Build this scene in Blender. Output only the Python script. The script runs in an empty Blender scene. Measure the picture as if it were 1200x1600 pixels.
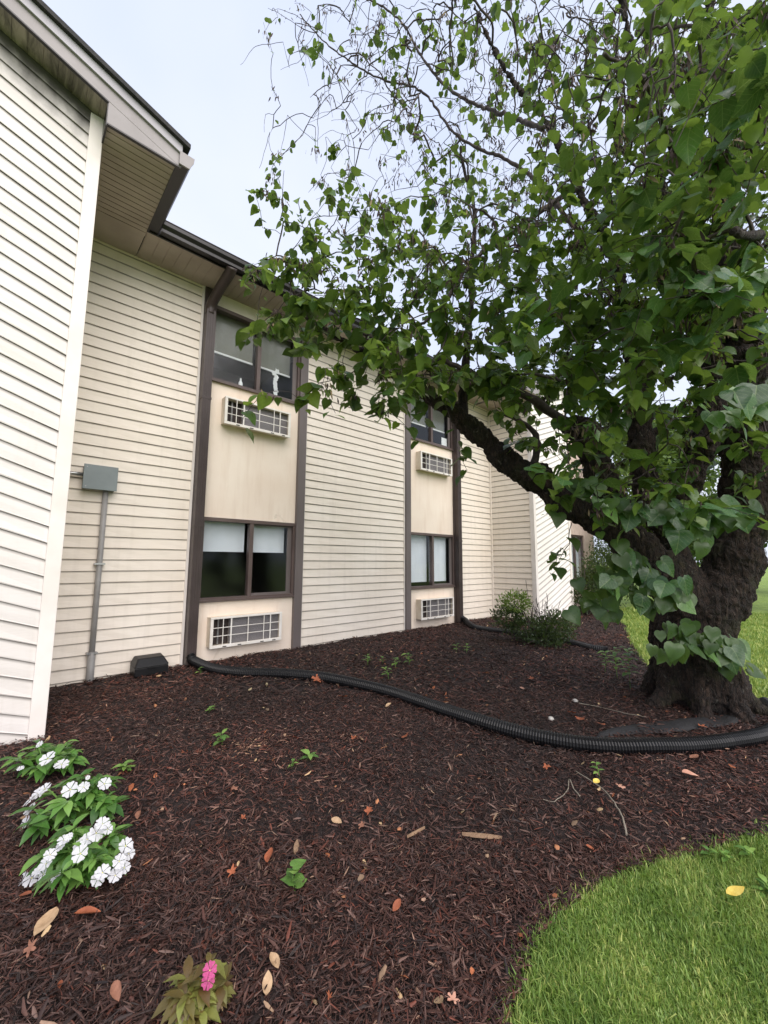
import bpy, math, random
import numpy as np
from mathutils import Vector, Matrix, Euler

random.seed(7); rng = np.random.default_rng(11)
scene = bpy.context.scene
COL = scene.collection
H = 1.48                                   # camera height above the lawn at the photographer's feet
# ------------------------------------------------------------------ camera
FPX, YAW, PITCH, ROLL = 643.6, math.radians(42.54), math.radians(6.76), math.radians(0.32)
f0 = np.array([math.sin(YAW), math.cos(YAW), 0.]); r0 = np.array([math.cos(YAW), -math.sin(YAW), 0.]); u0 = np.array([0, 0, 1.])
FW = f0*math.cos(PITCH) + u0*math.sin(PITCH); up_ = u0*math.cos(PITCH) - f0*math.sin(PITCH)
RT = r0*math.cos(ROLL) + up_*math.sin(ROLL); UP = up_*math.cos(ROLL) - r0*math.sin(ROLL)
cd = bpy.data.cameras.new('camera'); cam = bpy.data.objects.new('camera', cd); COL.objects.link(cam)
cd.sensor_fit = 'VERTICAL'; cd.sensor_height = 24; cd.lens = FPX/1600*24; cd.clip_start = .05; cd.clip_end = 2000
cam.matrix_world = Matrix(((RT[0], UP[0], -FW[0], 0), (RT[1], UP[1], -FW[1], 0), (RT[2], UP[2], -FW[2], H), (0, 0, 0, 1)))
scene.camera = cam
# ------------------------------------------------------------------ sky, sun, exposure
SUN_EL, SUN_AZ = math.radians(42), math.radians(190)          # azimuth from +Y clockwise
world = bpy.data.worlds.new('World'); scene.world = world; world.use_nodes = True
wn, wl = world.node_tree.nodes, world.node_tree.links
wn.clear()
wo = wn.new('ShaderNodeOutputWorld'); bg = wn.new('ShaderNodeBackground'); sky = wn.new('ShaderNodeTexSky')
sky.sky_type = 'NISHITA'; sky.sun_disc = False; sky.sun_elevation = SUN_EL; sky.sun_rotation = SUN_AZ
sky.dust_density = 3; sky.air_density = 1.2
tc = wn.new('ShaderNodeTexCoord'); no = wn.new('ShaderNodeTexNoise'); no.inputs['Scale'].default_value = 1.6; no.inputs['Detail'].default_value = 4
cr = wn.new('ShaderNodeValToRGB'); cr.color_ramp.elements[0].position = .32; cr.color_ramp.elements[1].position = .72
cr.color_ramp.elements[0].color = (5.3, 5.95, 7.7, 1); cr.color_ramp.elements[1].color = (6.9, 7.2, 8.2, 1)   # the cloud deck
mx = wn.new('ShaderNodeMixRGB'); mx.inputs[0].default_value = .9
wl.new(tc.outputs['Generated'], no.inputs['Vector']); wl.new(no.outputs['Fac'], cr.inputs[0])
wl.new(sky.outputs[0], mx.inputs[1]); wl.new(cr.outputs[0], mx.inputs[2]); wl.new(mx.outputs[0], bg.inputs[0]); wl.new(bg.outputs[0], wo.inputs[0])
bg.inputs[1].default_value = .054
sd = bpy.data.lights.new('sun', 'SUN'); sun = bpy.data.objects.new('sun', sd); COL.objects.link(sun)
sd.energy = 1.5; sd.angle = math.radians(70); sd.color = (1, .925, .865)
sdir = Vector((math.sin(SUN_AZ)*math.cos(SUN_EL), math.cos(SUN_AZ)*math.cos(SUN_EL), math.sin(SUN_EL)))
sun.rotation_euler = sdir.to_track_quat('Z', 'Y').to_euler()
scene.view_settings.view_transform = 'Standard'; scene.view_settings.look = 'None'
scene.view_settings.exposure = 1.48; scene.view_settings.gamma = 1; scene.view_settings.use_curve_mapping = False

# ------------------------------------------------------------------ measuring helpers (photo pixel -> place in the world)
CAM = np.array([0, 0, H])
def ray(px, py): return FW + RT*(px-600)/FPX - UP*(py-800)/FPX
def P(px, py, depth): return CAM + ray(px, py)*depth
def WY(px, py, Y): d = ray(px, py); return CAM + d*(Y/d[1])
def sm(t): t = np.clip(t, 0, 1); return t*t*(3-2*t)
def ground(x, y):
    z = .17*sm(np.asarray(y)/5.6) + .13*np.exp(-((x-4.6)**2+(y-1.35)**2)/(2*1.25**2))
    return z + .012*np.sin(x*3.1+y*1.7)*np.sin(y*2.6-x*.9) + .006*np.sin(x*7.3+1)*np.sin(y*8.1)
def G(px, py):
    d = ray(px, py); s = .4
    while s < 60:
        p = CAM + d*s
        if p[2] < ground(p[0], p[1]): break
        s += .008 + s*.001
    return np.array([p[0], p[1], float(ground(p[0], p[1]))])
def project(p):
    q = np.asarray(p) - CAM; w = q @ FW
    return 600 + FPX*(q @ RT)/w, 800 - FPX*(q @ UP)/w, w

# ------------------------------------------------------------------ object helpers
def tag(o, label=None, cat=None, group=None, kind=None):
    if label: o['label'] = label
    if cat: o['category'] = cat
    if group: o['group'] = group
    if kind: o['kind'] = kind
    return o
def empty(name, loc, label=None, cat=None, group=None):
    o = bpy.data.objects.new(name, None); COL.objects.link(o); o.location = tuple(map(float, loc)); o.empty_display_size = .1
    return tag(o, label, cat, group)
def origin(o):
    v = Vector((0, 0, 0))
    while o is not None: v += o.location; o = o.parent
    return v
class MB:
    def __init__(s): s.v = []; s.f = []; s.uv = None
    def add(s, vs, fs):
        n = len(s.v); s.v += [tuple(map(float, q)) for q in vs]; s.f += [tuple(i+n for i in q) for q in fs]; return s
    def box(s, a, b):
        (x0, y0, z0), (x1, y1, z1) = a, b
        return s.add([(x0,y0,z0),(x1,y0,z0),(x1,y1,z0),(x0,y1,z0),(x0,y0,z1),(x1,y0,z1),(x1,y1,z1),(x0,y1,z1)],
                     [(3,2,1,0),(4,5,6,7),(0,1,5,4),(1,2,6,5),(2,3,7,6),(3,0,4,7)])
    def prism(s, poly, ax, a, b):                  # poly in the two other axes, extruded along ax from a to b
        o = {0: lambda p, t: (t, p[0], p[1]), 1: lambda p, t: (p[0], t, p[1]), 2: lambda p, t: (p[0], p[1], t)}[ax]
        n = len(poly); vs = [o(p, a) for p in poly] + [o(p, b) for p in poly]
        return s.add(vs, [tuple(range(n))[::-1], tuple(range(n, 2*n))] + [(i, (i+1) % n, n+(i+1) % n, n+i) for i in range(n)])
    def tube(s, pts, rad, sides=8, caps=True, flat=1.0):
        pts = [Vector(map(float, p)) for p in pts]; n = len(pts); vs = []; fs = []
        if not hasattr(rad, '__len__'): rad = [rad]*n
        ref = None
        for i, p in enumerate(pts):
            t = (pts[min(i+1, n-1)] - pts[max(i-1, 0)]); t = t.normalized() if t.length > 1e-9 else Vector((0, 0, 1))
            if ref is None: ref = Vector((0, 0, 1)) if abs(t.z) < .9 else Vector((1, 0, 0))
            a = (ref - t*ref.dot(t))
            a = a.normalized() if a.length > 1e-6 else t.orthogonal().normalized()
            ref = a; b = t.cross(a)
            for k in range(sides):
                q = 2*math.pi*(k+.5)/sides; vs.append(p + (a*math.cos(q)*flat + b*math.sin(q))*rad[i])
        for i in range(n-1):
            for k in range(sides):
                k2 = (k+1) % sides; fs.append((i*sides+k, i*sides+k2, (i+1)*sides+k2, (i+1)*sides+k))
        if caps: fs += [tuple(range(sides))[::-1], tuple((n-1)*sides+k for k in range(sides))]
        return s.add(vs, fs)
    def build(s, name, mat, parent=None, smooth=False, bevel=0):
        off = origin(parent) if parent else Vector((0, 0, 0))
        me = bpy.data.meshes.new(name); me.from_pydata([(v[0]-off.x, v[1]-off.y, v[2]-off.z) for v in s.v], [], s.f)
        if mat: me.materials.append(mat)
        if smooth: me.polygons.foreach_set('use_smooth', [True]*len(me.polygons))
        o = bpy.data.objects.new(name, me); COL.objects.link(o); o.parent = parent
        if bevel:
            m = o.modifiers.new('bevel', 'BEVEL'); m.width = bevel; m.segments = 2; m.limit_method = 'ANGLE'
        return o
def np_mesh(name, V, F, mat, parent=None, tint=None, smooth=False):     # V (n,3), F (m,k) all the same k
    me = bpy.data.meshes.new(name); off = np.array(origin(parent)) if parent else np.zeros(3)
    V = np.asarray(V, dtype=np.float32) - off.astype(np.float32); F = np.asarray(F, dtype=np.int32); k = F.shape[1]
    me.vertices.add(len(V)); me.vertices.foreach_set('co', V.ravel())
    me.loops.add(F.size); me.loops.foreach_set('vertex_index', F.ravel())
    me.polygons.add(len(F)); me.polygons.foreach_set('loop_start', np.arange(len(F), dtype=np.int32)*k)
    me.update(calc_edges=True)
    if smooth: me.polygons.foreach_set('use_smooth', np.ones(len(F), dtype=bool))
    if tint is not None:
        at = me.color_attributes.new('tint', 'FLOAT_COLOR', 'POINT')
        at.data.foreach_set('color', np.concatenate([tint, np.ones((len(V), 1))], 1).astype(np.float32).ravel())
    me.materials.append(mat); me.validate()
    o = bpy.data.objects.new(name, me); COL.objects.link(o); o.parent = parent
    return o
def place(name, me, parent, pos, rot, scl=1.0):
    o = bpy.data.objects.new(name, me); COL.objects.link(o); o.parent = parent
    q = Vector(map(float, pos)); o.location = q - (origin(parent) if parent else Vector((0, 0, 0)))
    o.rotation_euler = rot if isinstance(rot, Euler) else rot.to_euler(); o.scale = (scl,)*3 if not hasattr(scl, '__len__') else scl
    return o
def frame_from(d, n):                      # rotation matrix: local +X along d, local +Z near n
    d = Vector(map(float, d)).normalized(); n = Vector(map(float, n)); n = (n - d*n.dot(d))
    n = n.normalized() if n.length > 1e-5 else d.orthogonal().normalized(); y = n.cross(d)
    return Matrix((d, y, n)).transposed()
def spline(pts, step):
    pts = [np.array(p, float) for p in pts]; out = []
    for i in range(len(pts)-1):
        p0 = pts[max(i-1, 0)]; p1 = pts[i]; p2 = pts[i+1]; p3 = pts[min(i+2, len(pts)-1)]
        n = max(2, int(np.linalg.norm(p2[:3]-p1[:3])/step))
        for k in range(n):
            t = k/n; out.append(.5*((2*p1)+(p2-p0)*t+(2*p0-5*p1+4*p2-p3)*t*t+(3*p1-p0-3*p2+p3)*t**3))
    out.append(pts[-1]); return out

# ------------------------------------------------------------------ materials
def S(r, g, b): return tuple((c/255/12.92 if c <= 10.3 else ((c/255+.055)/1.055)**2.4) for c in (r, g, b)) + (1,)
class NT:
    def __init__(s, name):
        s.m = bpy.data.materials.new(name); s.m.use_nodes = True; s.n = s.m.node_tree.nodes; s.l = s.m.node_tree.links
        s.b = s.n['Principled BSDF']; s.out = s.n['Material Output']
    def new(s, t, **kw):
        x = s.n.new('ShaderNode'+t)
        for k, v in kw.items():
            if k in x.inputs: x.inputs[k].default_value = v
            else: setattr(x, k, v)
        return x
    def link(s, a, b): s.l.new(a, b)
    def coord(s, kind='Object', scale=(1, 1, 1)):
        c = s.new('TexCoord'); mp = s.new('Mapping'); mp.inputs['Scale'].default_value = scale
        if kind == 'World': s.link(s.new('NewGeometry').outputs['Position'], mp.inputs[0])
        else: s.link(c.outputs[kind], mp.inputs[0])
        return mp.outputs[0]
    def noise(s, vec, scale, detail=4, rough=.55, dist=0):
        x = s.new('TexNoise', Scale=scale, Detail=detail, Roughness=rough, Distortion=dist); s.link(vec, x.inputs['Vector']); return x.outputs['Fac']
    def ramp(s, fac, *st):
        x = s.new('ValToRGB'); e = x.color_ramp.elements
        while len(e) < len(st): e.new(.5)
        for q, (p, c) in zip(e, st): q.position = p; q.color = c if hasattr(c, '__len__') else (c, c, c, 1)
        s.link(fac, x.inputs[0]); return x.outputs[0]
    def mix(s, fac, a, b, mode='MIX'):
        x = s.new('MixRGB', blend_type=mode)
        for i, q in ((0, fac), (1, a), (2, b)):
            if hasattr(q, 'is_output') or hasattr(q, 'links'): s.link(q, x.inputs[i])
            else: x.inputs[i].default_value = q
        return x.outputs[0]
    def math(s, op, a, b=0., c=0.):
        x = s.new('Math', operation=op)
        for i, q in enumerate((a, b, c)):
            if hasattr(q, 'links'): s.link(q, x.inputs[i])
            else: x.inputs[i].default_value = q
        return x.outputs[0]
    def color(s, c):
        if hasattr(c, 'links'): s.link(c, s.b.inputs['Base Color'])
        else: s.b.inputs['Base Color'].default_value = c
    def set(s, **kw):
        for k, v in kw.items(): s.b.inputs[k.replace('_', ' ')].default_value = v
    def bump(s, h, strength=.3, dist=.01):
        x = s.new('Bump', Strength=strength, Distance=dist); s.link(h, x.inputs['Height']); s.link(x.outputs[0], s.b.inputs['Normal'])
def plain(name, c1, c2, scale=6, rough=.6, bump=0, bscale=60, kind='World', stretch=(1, 1, 1), metallic=0, spec=.5):
    t = NT(name); v = t.coord(kind, stretch)
    t.color(t.ramp(t.noise(v, scale, 5), (.3, c1), (.7, c2))); t.set(Roughness=rough, Metallic=metallic); t.b.inputs['Specular IOR Level'].default_value = spec
    if bump: t.bump(t.noise(v, bscale, 4), bump, .01)
    return t.m
def siding_mat(name, base, base2, mildew=False, lap0=.80):
    t = NT(name); w = t.coord('World'); ri = t.new('ObjectInfo')
    uv = t.new('TexCoord'); sp = t.new('SeparateXYZ'); t.link(uv.outputs['UV'], sp.inputs[0]); vv = sp.outputs['Y']
    col = t.ramp(t.noise(w, 1.3, 5), (.3, base), (.7, base2))
    col = t.mix(t.math('MULTIPLY', ri.outputs['Random'], .10), col, S(176, 166, 140))
    grain = t.noise(t.coord('World', (2, 2, 40)), 3, 4)
    col = t.mix(t.math('MULTIPLY', t.ramp(grain, (.45, 0.), (.75, 1.)), .10), col, S(150, 140, 120))
    # grime washed down in faint vertical runs, and a line of dirt and painted-in shadow under each lap
    run = t.ramp(t.noise(t.coord('World', (9, 9, .5)), 1.5, 4), (.52, 0.), (.75, 1.))
    col = t.mix(t.math('MULTIPLY', run, .10), col, S(150, 138, 118))
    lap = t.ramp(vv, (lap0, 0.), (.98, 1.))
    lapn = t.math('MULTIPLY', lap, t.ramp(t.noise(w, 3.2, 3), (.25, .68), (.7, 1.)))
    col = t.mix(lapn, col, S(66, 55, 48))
    smu = t.ramp(t.noise(t.coord('World', (5, 5, 16)), 2.2, 6, .7, 1.2), (.70, 0.), (.76, 1.))
    col = t.mix(t.math('MULTIPLY', smu, .55), col, S(84, 76, 62))
    if mildew:                              # black mildew spreading down from the raked soffit
        px = t.new('SeparateXYZ'); t.link(t.new('NewGeometry').outputs['Position'], px.inputs[0])
        hgt = t.math('MULTIPLY_ADD', px.outputs['X'], .357, px.outputs['Z'])
        hgt = t.math('ADD', hgt, t.math('MULTIPLY', t.noise(t.coord('World', (4, 4, 2)), 2.5, 5), .35))
        fac = t.ramp(t.math('SUBTRACT', hgt, 5.36), (.0, 0.), (.30, .9))
        col = t.mix(fac, col, S(52, 50, 46))
    t.color(col); t.set(Roughness=.48); t.bump(t.noise(t.coord('World', (1, 1, 10)), 12, 3), .08, .004)
    return t.m
M = {}
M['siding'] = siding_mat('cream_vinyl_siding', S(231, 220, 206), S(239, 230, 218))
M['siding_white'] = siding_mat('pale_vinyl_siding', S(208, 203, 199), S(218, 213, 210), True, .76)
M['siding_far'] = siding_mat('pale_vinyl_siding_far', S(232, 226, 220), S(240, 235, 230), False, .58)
M['trim'] = plain('white_trim', S(216, 208, 201), S(228, 222, 217), 3, .5, .05, 30)
M['soffit'] = plain('soffit_vinyl', S(164, 150, 140), S(186, 172, 162), 2.5, .6, .05, 30)
t = NT('stained_soffit'); w = t.coord('World')
c = t.ramp(t.noise(w, 2.5, 5), (.3, S(150, 138, 128)), (.7, S(180, 168, 158))); t.color(t.mix(t.ramp(t.noise(t.coord('World', (7, 1.5, 7)), 1.6, 6, .65, .6), (.40, 0.), (.66, .9)), c, S(52, 48, 45))); t.set(Roughness=.7); M['soffit_stained'] = t.m
M['brown'] = plain('brown_metal', S(56, 46, 44), S(70, 59, 57), 4, .42, .04, 40)
M['brown_grey'] = plain('weathered_brown_metal', S(92, 84, 82), S(110, 101, 99), 3, .5, .05, 40, stretch=(1, 1, .3))
M['gutter'] = plain('dark_gutter_metal', S(22, 19, 21), S(32, 28, 30), 4, .35)
M['fascia'] = plain('fascia_metal', S(132, 126, 126), S(150, 144, 145), 3, .5, .03, 30)
M['fascia_light'] = plain('fascia_light_metal', S(150, 147, 154), S(168, 165, 172), 3, .45)
M['shingle'] = plain('roof_shingle', S(38, 38, 40), S(62, 60, 60), 30, .9, .6, 120)
M['frame'] = plain('window_frame_metal', S(84, 70, 66), S(98, 84, 80), 4, .45)
M['blind'] = plain('window_shade_fabric', S(224, 230, 234), S(236, 240, 242), 3, .8)
M['blind_dim'] = plain('old_blind_fabric', S(112, 114, 102), S(132, 132, 120), 2, .8)
M['room'] = plain('dim_room', S(60, 58, 54), S(74, 70, 64), 1, .9)
M['white_plastic'] = plain('white_plastic', S(222, 216, 206), S(238, 234, 228), 5, .45, .03, 40)
M['sleeve'] = plain('cream_sleeve', S(206, 192, 170), S(226, 216, 198), 5, .5, .04, 30)
M['coil'] = plain('coil_fins', S(104, 102, 104), S(142, 138, 140), 40, .5, .5, 260, stretch=(6, 1, 1), metallic=.3)
M['coil_dark'] = plain('coil_dark', S(34, 28, 27), S(62, 50, 46), 9, .7)
M['black_plastic'] = plain('black_plastic', S(12, 12, 14), S(22, 22, 24), 6, .42, .05, 60, spec=.35)
M['box_grey'] = plain('grey_painted_steel', S(112, 122, 124), S(124, 134, 136), 4, .42, .03, 50)
M['conduit'] = plain('grey_conduit', S(132, 130, 128), S(152, 150, 148), 6, .5, .03, 50)
M['steel'] = plain('galvanised_steel', S(150, 150, 150), S(186, 186, 186), 20, .35, metallic=.8)
M['brick'] = plain('pink_brick', S(190, 168, 156), S(210, 190, 178), 9, .85, .3, 30)
M['concrete'] = plain('foundation', S(150, 140, 124), S(176, 166, 150), 6, .9, .2, 40)
M['fabric_cloth'] = plain('landscape_cloth', S(18, 18, 20), S(30, 30, 33), 12, .75, .5, 90)
M['paper'] = plain('white_paper', S(236, 236, 232), S(246, 246, 244), 8, .8)

t = NT('stucco'); w = t.coord('World')
c = t.ramp(t.noise(w, 1.4, 5), (.3, S(232, 215, 198)), (.7, S(241, 228, 213)))
c = t.mix(t.math('MULTIPLY', t.ramp(t.noise(t.coord('World', (6, 6, .6)), 1.8, 4), (.5, 0.), (.75, 1.)), .22), c, S(190, 160, 132))
c = t.mix(t.math('MULTIPLY', t.ramp(t.noise(w, 2.7, 6, .7, 1), (.66, 0.), (.74, 1.)), .35), c, S(150, 134, 96))
t.color(c); t.set(Roughness=.85); t.bump(t.noise(w, 55, 5, .7), .35, .006); M['stucco'] = t.m

t = NT('window_glass')
tr = t.new('BsdfTransparent'); tr.inputs[0].default_value = (.95, .96, .97, 1); gl = t.new('BsdfGlossy', Roughness=.11); gl.inputs[0].default_value = (.95, .98, 1, 1)
fr = t.new('LayerWeight', Blend=.5); ms = t.new('MixShader'); t.link(t.math('MULTIPLY_ADD', t.math('POWER', fr.outputs['Facing'], 4.), .6, .02), ms.inputs[0]); t.link(tr.outputs[0], ms.inputs[1]); t.link(gl.outputs[0], ms.inputs[2])
t.link(ms.outputs[0], t.out.inputs[0]); M['glass'] = t.m

t = NT('bark'); w = t.coord('World', (1, 1, .24))
n1 = t.noise(w, 26, 7, .7, .9); vo = t.new('TexVoronoi', Scale=17., feature='DISTANCE_TO_EDGE'); dv = t.new('VectorMath', operation='ADD'); sc3 = t.new('VectorMath', operation='SCALE'); sc3.inputs['Scale'].default_value = .14
nz = t.new('TexNoise', Scale=9., Detail=4.); t.link(w, nz.inputs['Vector']); t.link(nz.outputs['Color'], sc3.inputs[0]); t.link(w, dv.inputs[0]); t.link(sc3.outputs[0], dv.inputs[1]); t.link(dv.outputs[0], vo.inputs['Vector'])
crack = t.ramp(vo.outputs['Distance'], (.0, .25), (.10, 1.))
hb = t.math('ADD', t.math('MULTIPLY', crack, .38), n1)
c = t.ramp(n1, (.3, S(20, 15, 12)), (.52, S(48, 36, 30)), (.74, S(84, 68, 58)))
c = t.mix(crack, S(14, 10, 9), c)
c = t.mix(t.ramp(t.noise(t.coord('World'), 3.2, 5), (.56, 0.), (.70, .6)), c, S(58, 62, 36)); c = t.mix(t.ramp(t.noise(t.coord('World', (1, 1, .6)), 17, 5, .6, .8), (.62, 0.), (.70, .75)), c, S(112, 107, 97))
t.color(c); t.set(Roughness=.95); t.bump(hb, 1., .06); M['bark'] = t.m
M['twig'] = plain('twig_bark', S(48, 40, 38), S(82, 72, 70), 30, .85)

def leaf_mat(name, from_object, c_dark=S(44, 70, 36), c_mid=S(74, 104, 50), c_light=S(136, 162, 68), gloss=.38, trans=.40, veins=False):
    t = NT(name)
    if from_object: fac = t.new('ObjectInfo').outputs['Random']
    else:
        a = t.new('VertexColor', layer_name='tint'); sp = t.new('SeparateColor'); t.link(a.outputs[0], sp.inputs[0]); fac = sp.outputs[0]
    c = t.ramp(fac, (.0, c_dark), (.55, c_mid), (1., c_light))
    nb = t.noise(t.coord('World'), 26, 4)
    c = t.mix(t.math('MULTIPLY', t.ramp(nb, (.4, 0.), (.7, 1.)), .25), c, S(34, 54, 28))
    if veins:                               # midrib and side veins in the leaf's own coordinates
        oc = t.new('TexCoord'); sx = t.new('SeparateXYZ'); t.link(oc.outputs['Object'], sx.inputs[0]); ay = t.math('ABSOLUTE', sx.outputs['Y'])
        st = t.math('FRACT', t.math('MULTIPLY', t.math('SUBTRACT', sx.outputs['X'], t.math('MULTIPLY', ay, .75)), 5.5))
        v = t.math('MAXIMUM', t.math('LESS_THAN', ay, .013), t.math('MULTIPLY', t.math('LESS_THAN', st, .09), .7))
        c = t.mix(t.math('MULTIPLY', v, .4), c, S(150, 168, 110)); t.bump(t.math('SUBTRACT', 1., t.math('MULTIPLY', st, .6)), .35, .02)
    t.color(c); t.link(t.ramp(nb, (.35, gloss*.6), (.65, gloss*1.5)), t.b.inputs['Roughness'])
    tl = t.new('BsdfTranslucent'); t.link(t.mix(.4, c, S(150, 176, 64)), tl.inputs[0])
    ms = t.new('MixShader'); ms.inputs[0].default_value = trans
    t.link(t.b.outputs[0], ms.inputs[1]); t.link(tl.outputs[0], ms.inputs[2]); t.link(ms.outputs[0], t.out.inputs[0])
    return t.m
M['leaf'] = leaf_mat('redbud_leaf', False); M['leaf_obj'] = leaf_mat('redbud_leaf_single', True, S(46, 78, 46), S(66, 104, 58), S(98, 136, 66), .34, .3, True)
M['leaf_shrub'] = leaf_mat('shrub_leaf', False, S(40, 54, 34), S(72, 92, 52), S(126, 150, 64), .5, .25)
M['leaf_flower'] = leaf_mat('bedding_leaf', True, S(56, 96, 40), S(86, 130, 56), S(124, 164, 80), .35, .25)
M['leaf_sick'] = leaf_mat('bedding_leaf_bronze', True, S(92, 66, 40), S(112, 108, 56), S(140, 146, 72), .4, .2)
M['leaf_weed'] = leaf_mat('weed_leaf', True, S(84, 122, 60), S(112, 152, 72), S(150, 184, 92), .45, .3)
M['leaf_far'] = leaf_mat('far_leaf', False, S(44, 66, 34), S(72, 98, 48), S(120, 142, 66), .6, .3)
M['grass'] = leaf_mat('grass_blade', False, S(92, 124, 50), S(136, 166, 78), S(200, 206, 120), .5, .35)
M['petal'] = plain('white_petal', S(240, 240, 244), S(250, 250, 252), 20, .6)
def petal_mat(name, a, b):
    t = NT(name); c = t.ramp(t.noise(t.coord('Object', (3, 3, 1)), 5, 4), (.3, a), (.7, b)); t.color(c); t.set(Roughness=.65)
    tl = t.new('BsdfTranslucent'); t.link(c, tl.inputs[0]); ms = t.new('MixShader'); ms.inputs[0].default_value = .3
    t.link(t.b.outputs[0], ms.inputs[1]); t.link(tl.outputs[0], ms.inputs[2]); t.link(ms.outputs[0], t.out.inputs[0]); t.bump(t.noise(t.coord('Object', (14, 14, 1)), 4, 3), .5, .02); return t.m
M['petal'] = petal_mat('white_petal_soft', S(232, 232, 238), S(247, 247, 250))
M['petal_pink'] = petal_mat('pink_petal_soft', S(206, 76, 138), S(232, 118, 172))
M['petal_pink_old'] = plain('pink_petal', S(226, 90, 150), S(244, 130, 180), 20, .6)
M['petal_eye'] = plain('flower_eye', S(200, 190, 90), S(220, 210, 120), 20, .6)
def tinted(name, rough, spec=.3, bump=0):
    t = NT(name); a = t.new('VertexColor', layer_name='tint')
    c = t.mix(t.math('MULTIPLY', t.noise(t.coord('World', (1, 1, 1)), 90, 3), .6), a.outputs[0], (.012, .008, .008, 1)); t.color(c)
    t.set(Roughness=rough); t.b.inputs['Specular IOR Level'].default_value = spec
    return t.m
M['chip'] = tinted('bark_chip', .62, .4); M['pod'] = tinted('seed_pod', .7); M['litter'] = tinted('litter', .8)
t = NT('mulch_soil'); w = t.coord('World')
n1 = t.noise(w, 42, 6, .7, .8)
t.color(t.ramp(n1, (.35, S(20, 13, 12)), (.55, S(46, 31, 28)), (.75, S(78, 58, 53)))); t.set(Roughness=.9); t.bump(n1, 1., .03); M['mulch'] = t.m
t = NT('lawn_turf'); w = t.coord('World'); n1 = t.noise(w, 2.2, 5); n2 = t.noise(t.coord('World', (1, 1, 1)), 60, 4)
c = t.ramp(n1, (.3, S(112, 136, 58)), (.7, S(150, 172, 78))); c = t.mix(t.ramp(n2, (.4, 0.), (.7, .55)), c, S(50, 78, 30))
t.color(c); t.set(Roughness=.9); t.bump(n2, .8, .04); M['lawn'] = t.m
def fallen_mat(name, a, b):
    return plain(name, a, b, 30, .7, .3, 60)
FALL = {'orange': fallen_mat('orange_dead_leaf', S(128, 68, 42), S(164, 94, 62)), 'brown': fallen_mat('brown_dead_leaf', S(112, 74, 58), S(150, 104, 82)),
        'tan': fallen_mat('tan_dead_leaf', S(150, 122, 92), S(190, 160, 126)), 'yellow': fallen_mat('yellow_leaf', S(206, 176, 70), S(228, 204, 110)),
        'pink': fallen_mat('pinkish_dead_leaf', S(164, 116, 96), S(190, 146, 124)), 'grey': fallen_mat('grey_chip', S(150, 146, 140), S(196, 192, 186))}

# ================================================================== SETTING: lawn and mulch bed
bed = [(-3.2, 5.7), (-3.2, .6), (.3, .45), (1.0, .62), (1.24, .74)] + [tuple(G(*q)[:2]) for q in
      ((795,1600),(815,1560),(830,1500),(860,1455),(900,1420),(940,1385),(980,1365),(1040,1350),(1090,1345),(1130,1325),(1200,1305))] + \
      [(3.7, .2), (4.6, -.15), (5.4, -.2), (5.75, .25)] + [tuple(G(*q)[:2]) for q in ((1165,1092),(1085,1075),(1010,1040),(985,1000),(978,978),(960,966))] + [(11.5, 4.0), (13.5, 4.4), (13.5, 5.9)]
bed = np.array(bed)
def in_bed(x, y):
    x = np.asarray(x, float); y = np.asarray(y, float); r = np.zeros(x.shape, bool); j = len(bed)-1
    for i in range(len(bed)):
        xi, yi = bed[i]; xj, yj = bed[j]
        c = ((yi > y) != (yj > y)) & (x < (xj-xi)*(y-yi)/((yj-yi) if abs(yj-yi) > 1e-9 else 1e-9)+xi); r ^= c; j = i
    return r
def grid_sheet(name, xs, ys, dz, mat, keep=None):
    X, Y = np.meshgrid(xs, ys, indexing='ij'); Z = ground(X, Y) + dz(X, Y)
    V = np.stack([X, Y, Z], -1).reshape(-1, 3); nx, ny = len(xs), len(ys)
    I = np.arange(nx*ny).reshape(nx, ny); F = np.stack([I[:-1, :-1], I[1:, :-1], I[1:, 1:], I[:-1, 1:]], -1).reshape(-1, 4)
    if keep is not None:
        C = V[F].mean(1); F = F[keep(C[:, 0], C[:, 1])]
    o = np_mesh(name, V, F, mat, smooth=True); tag(o, kind='structure'); return o
xs = np.concatenate([-np.geomspace(600, 4, 14), np.linspace(-3.5, 16, 79), np.geomspace(17, 900, 18)])
ys = np.concatenate([-np.geomspace(600, 3, 14), np.linspace(-2.6, 6.4, 46), np.geomspace(7, 900, 18)])
grid_sheet('lawn', xs, ys, lambda X, Y: np.where(in_bed(X, Y), -.035, 0), M['lawn'])
grid_sheet('mulch_bed', np.arange(-3.2, 13.6, .05), np.arange(-.3, 5.9, .05),
           lambda X, Y: .006 + .01*np.sin(X*19+np.sin(Y*13)*2)*np.sin(Y*23+np.sin(X*11)*2) + .006*np.sin(X*41)*np.sin(Y*37), M['mulch'], in_bed)

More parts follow.
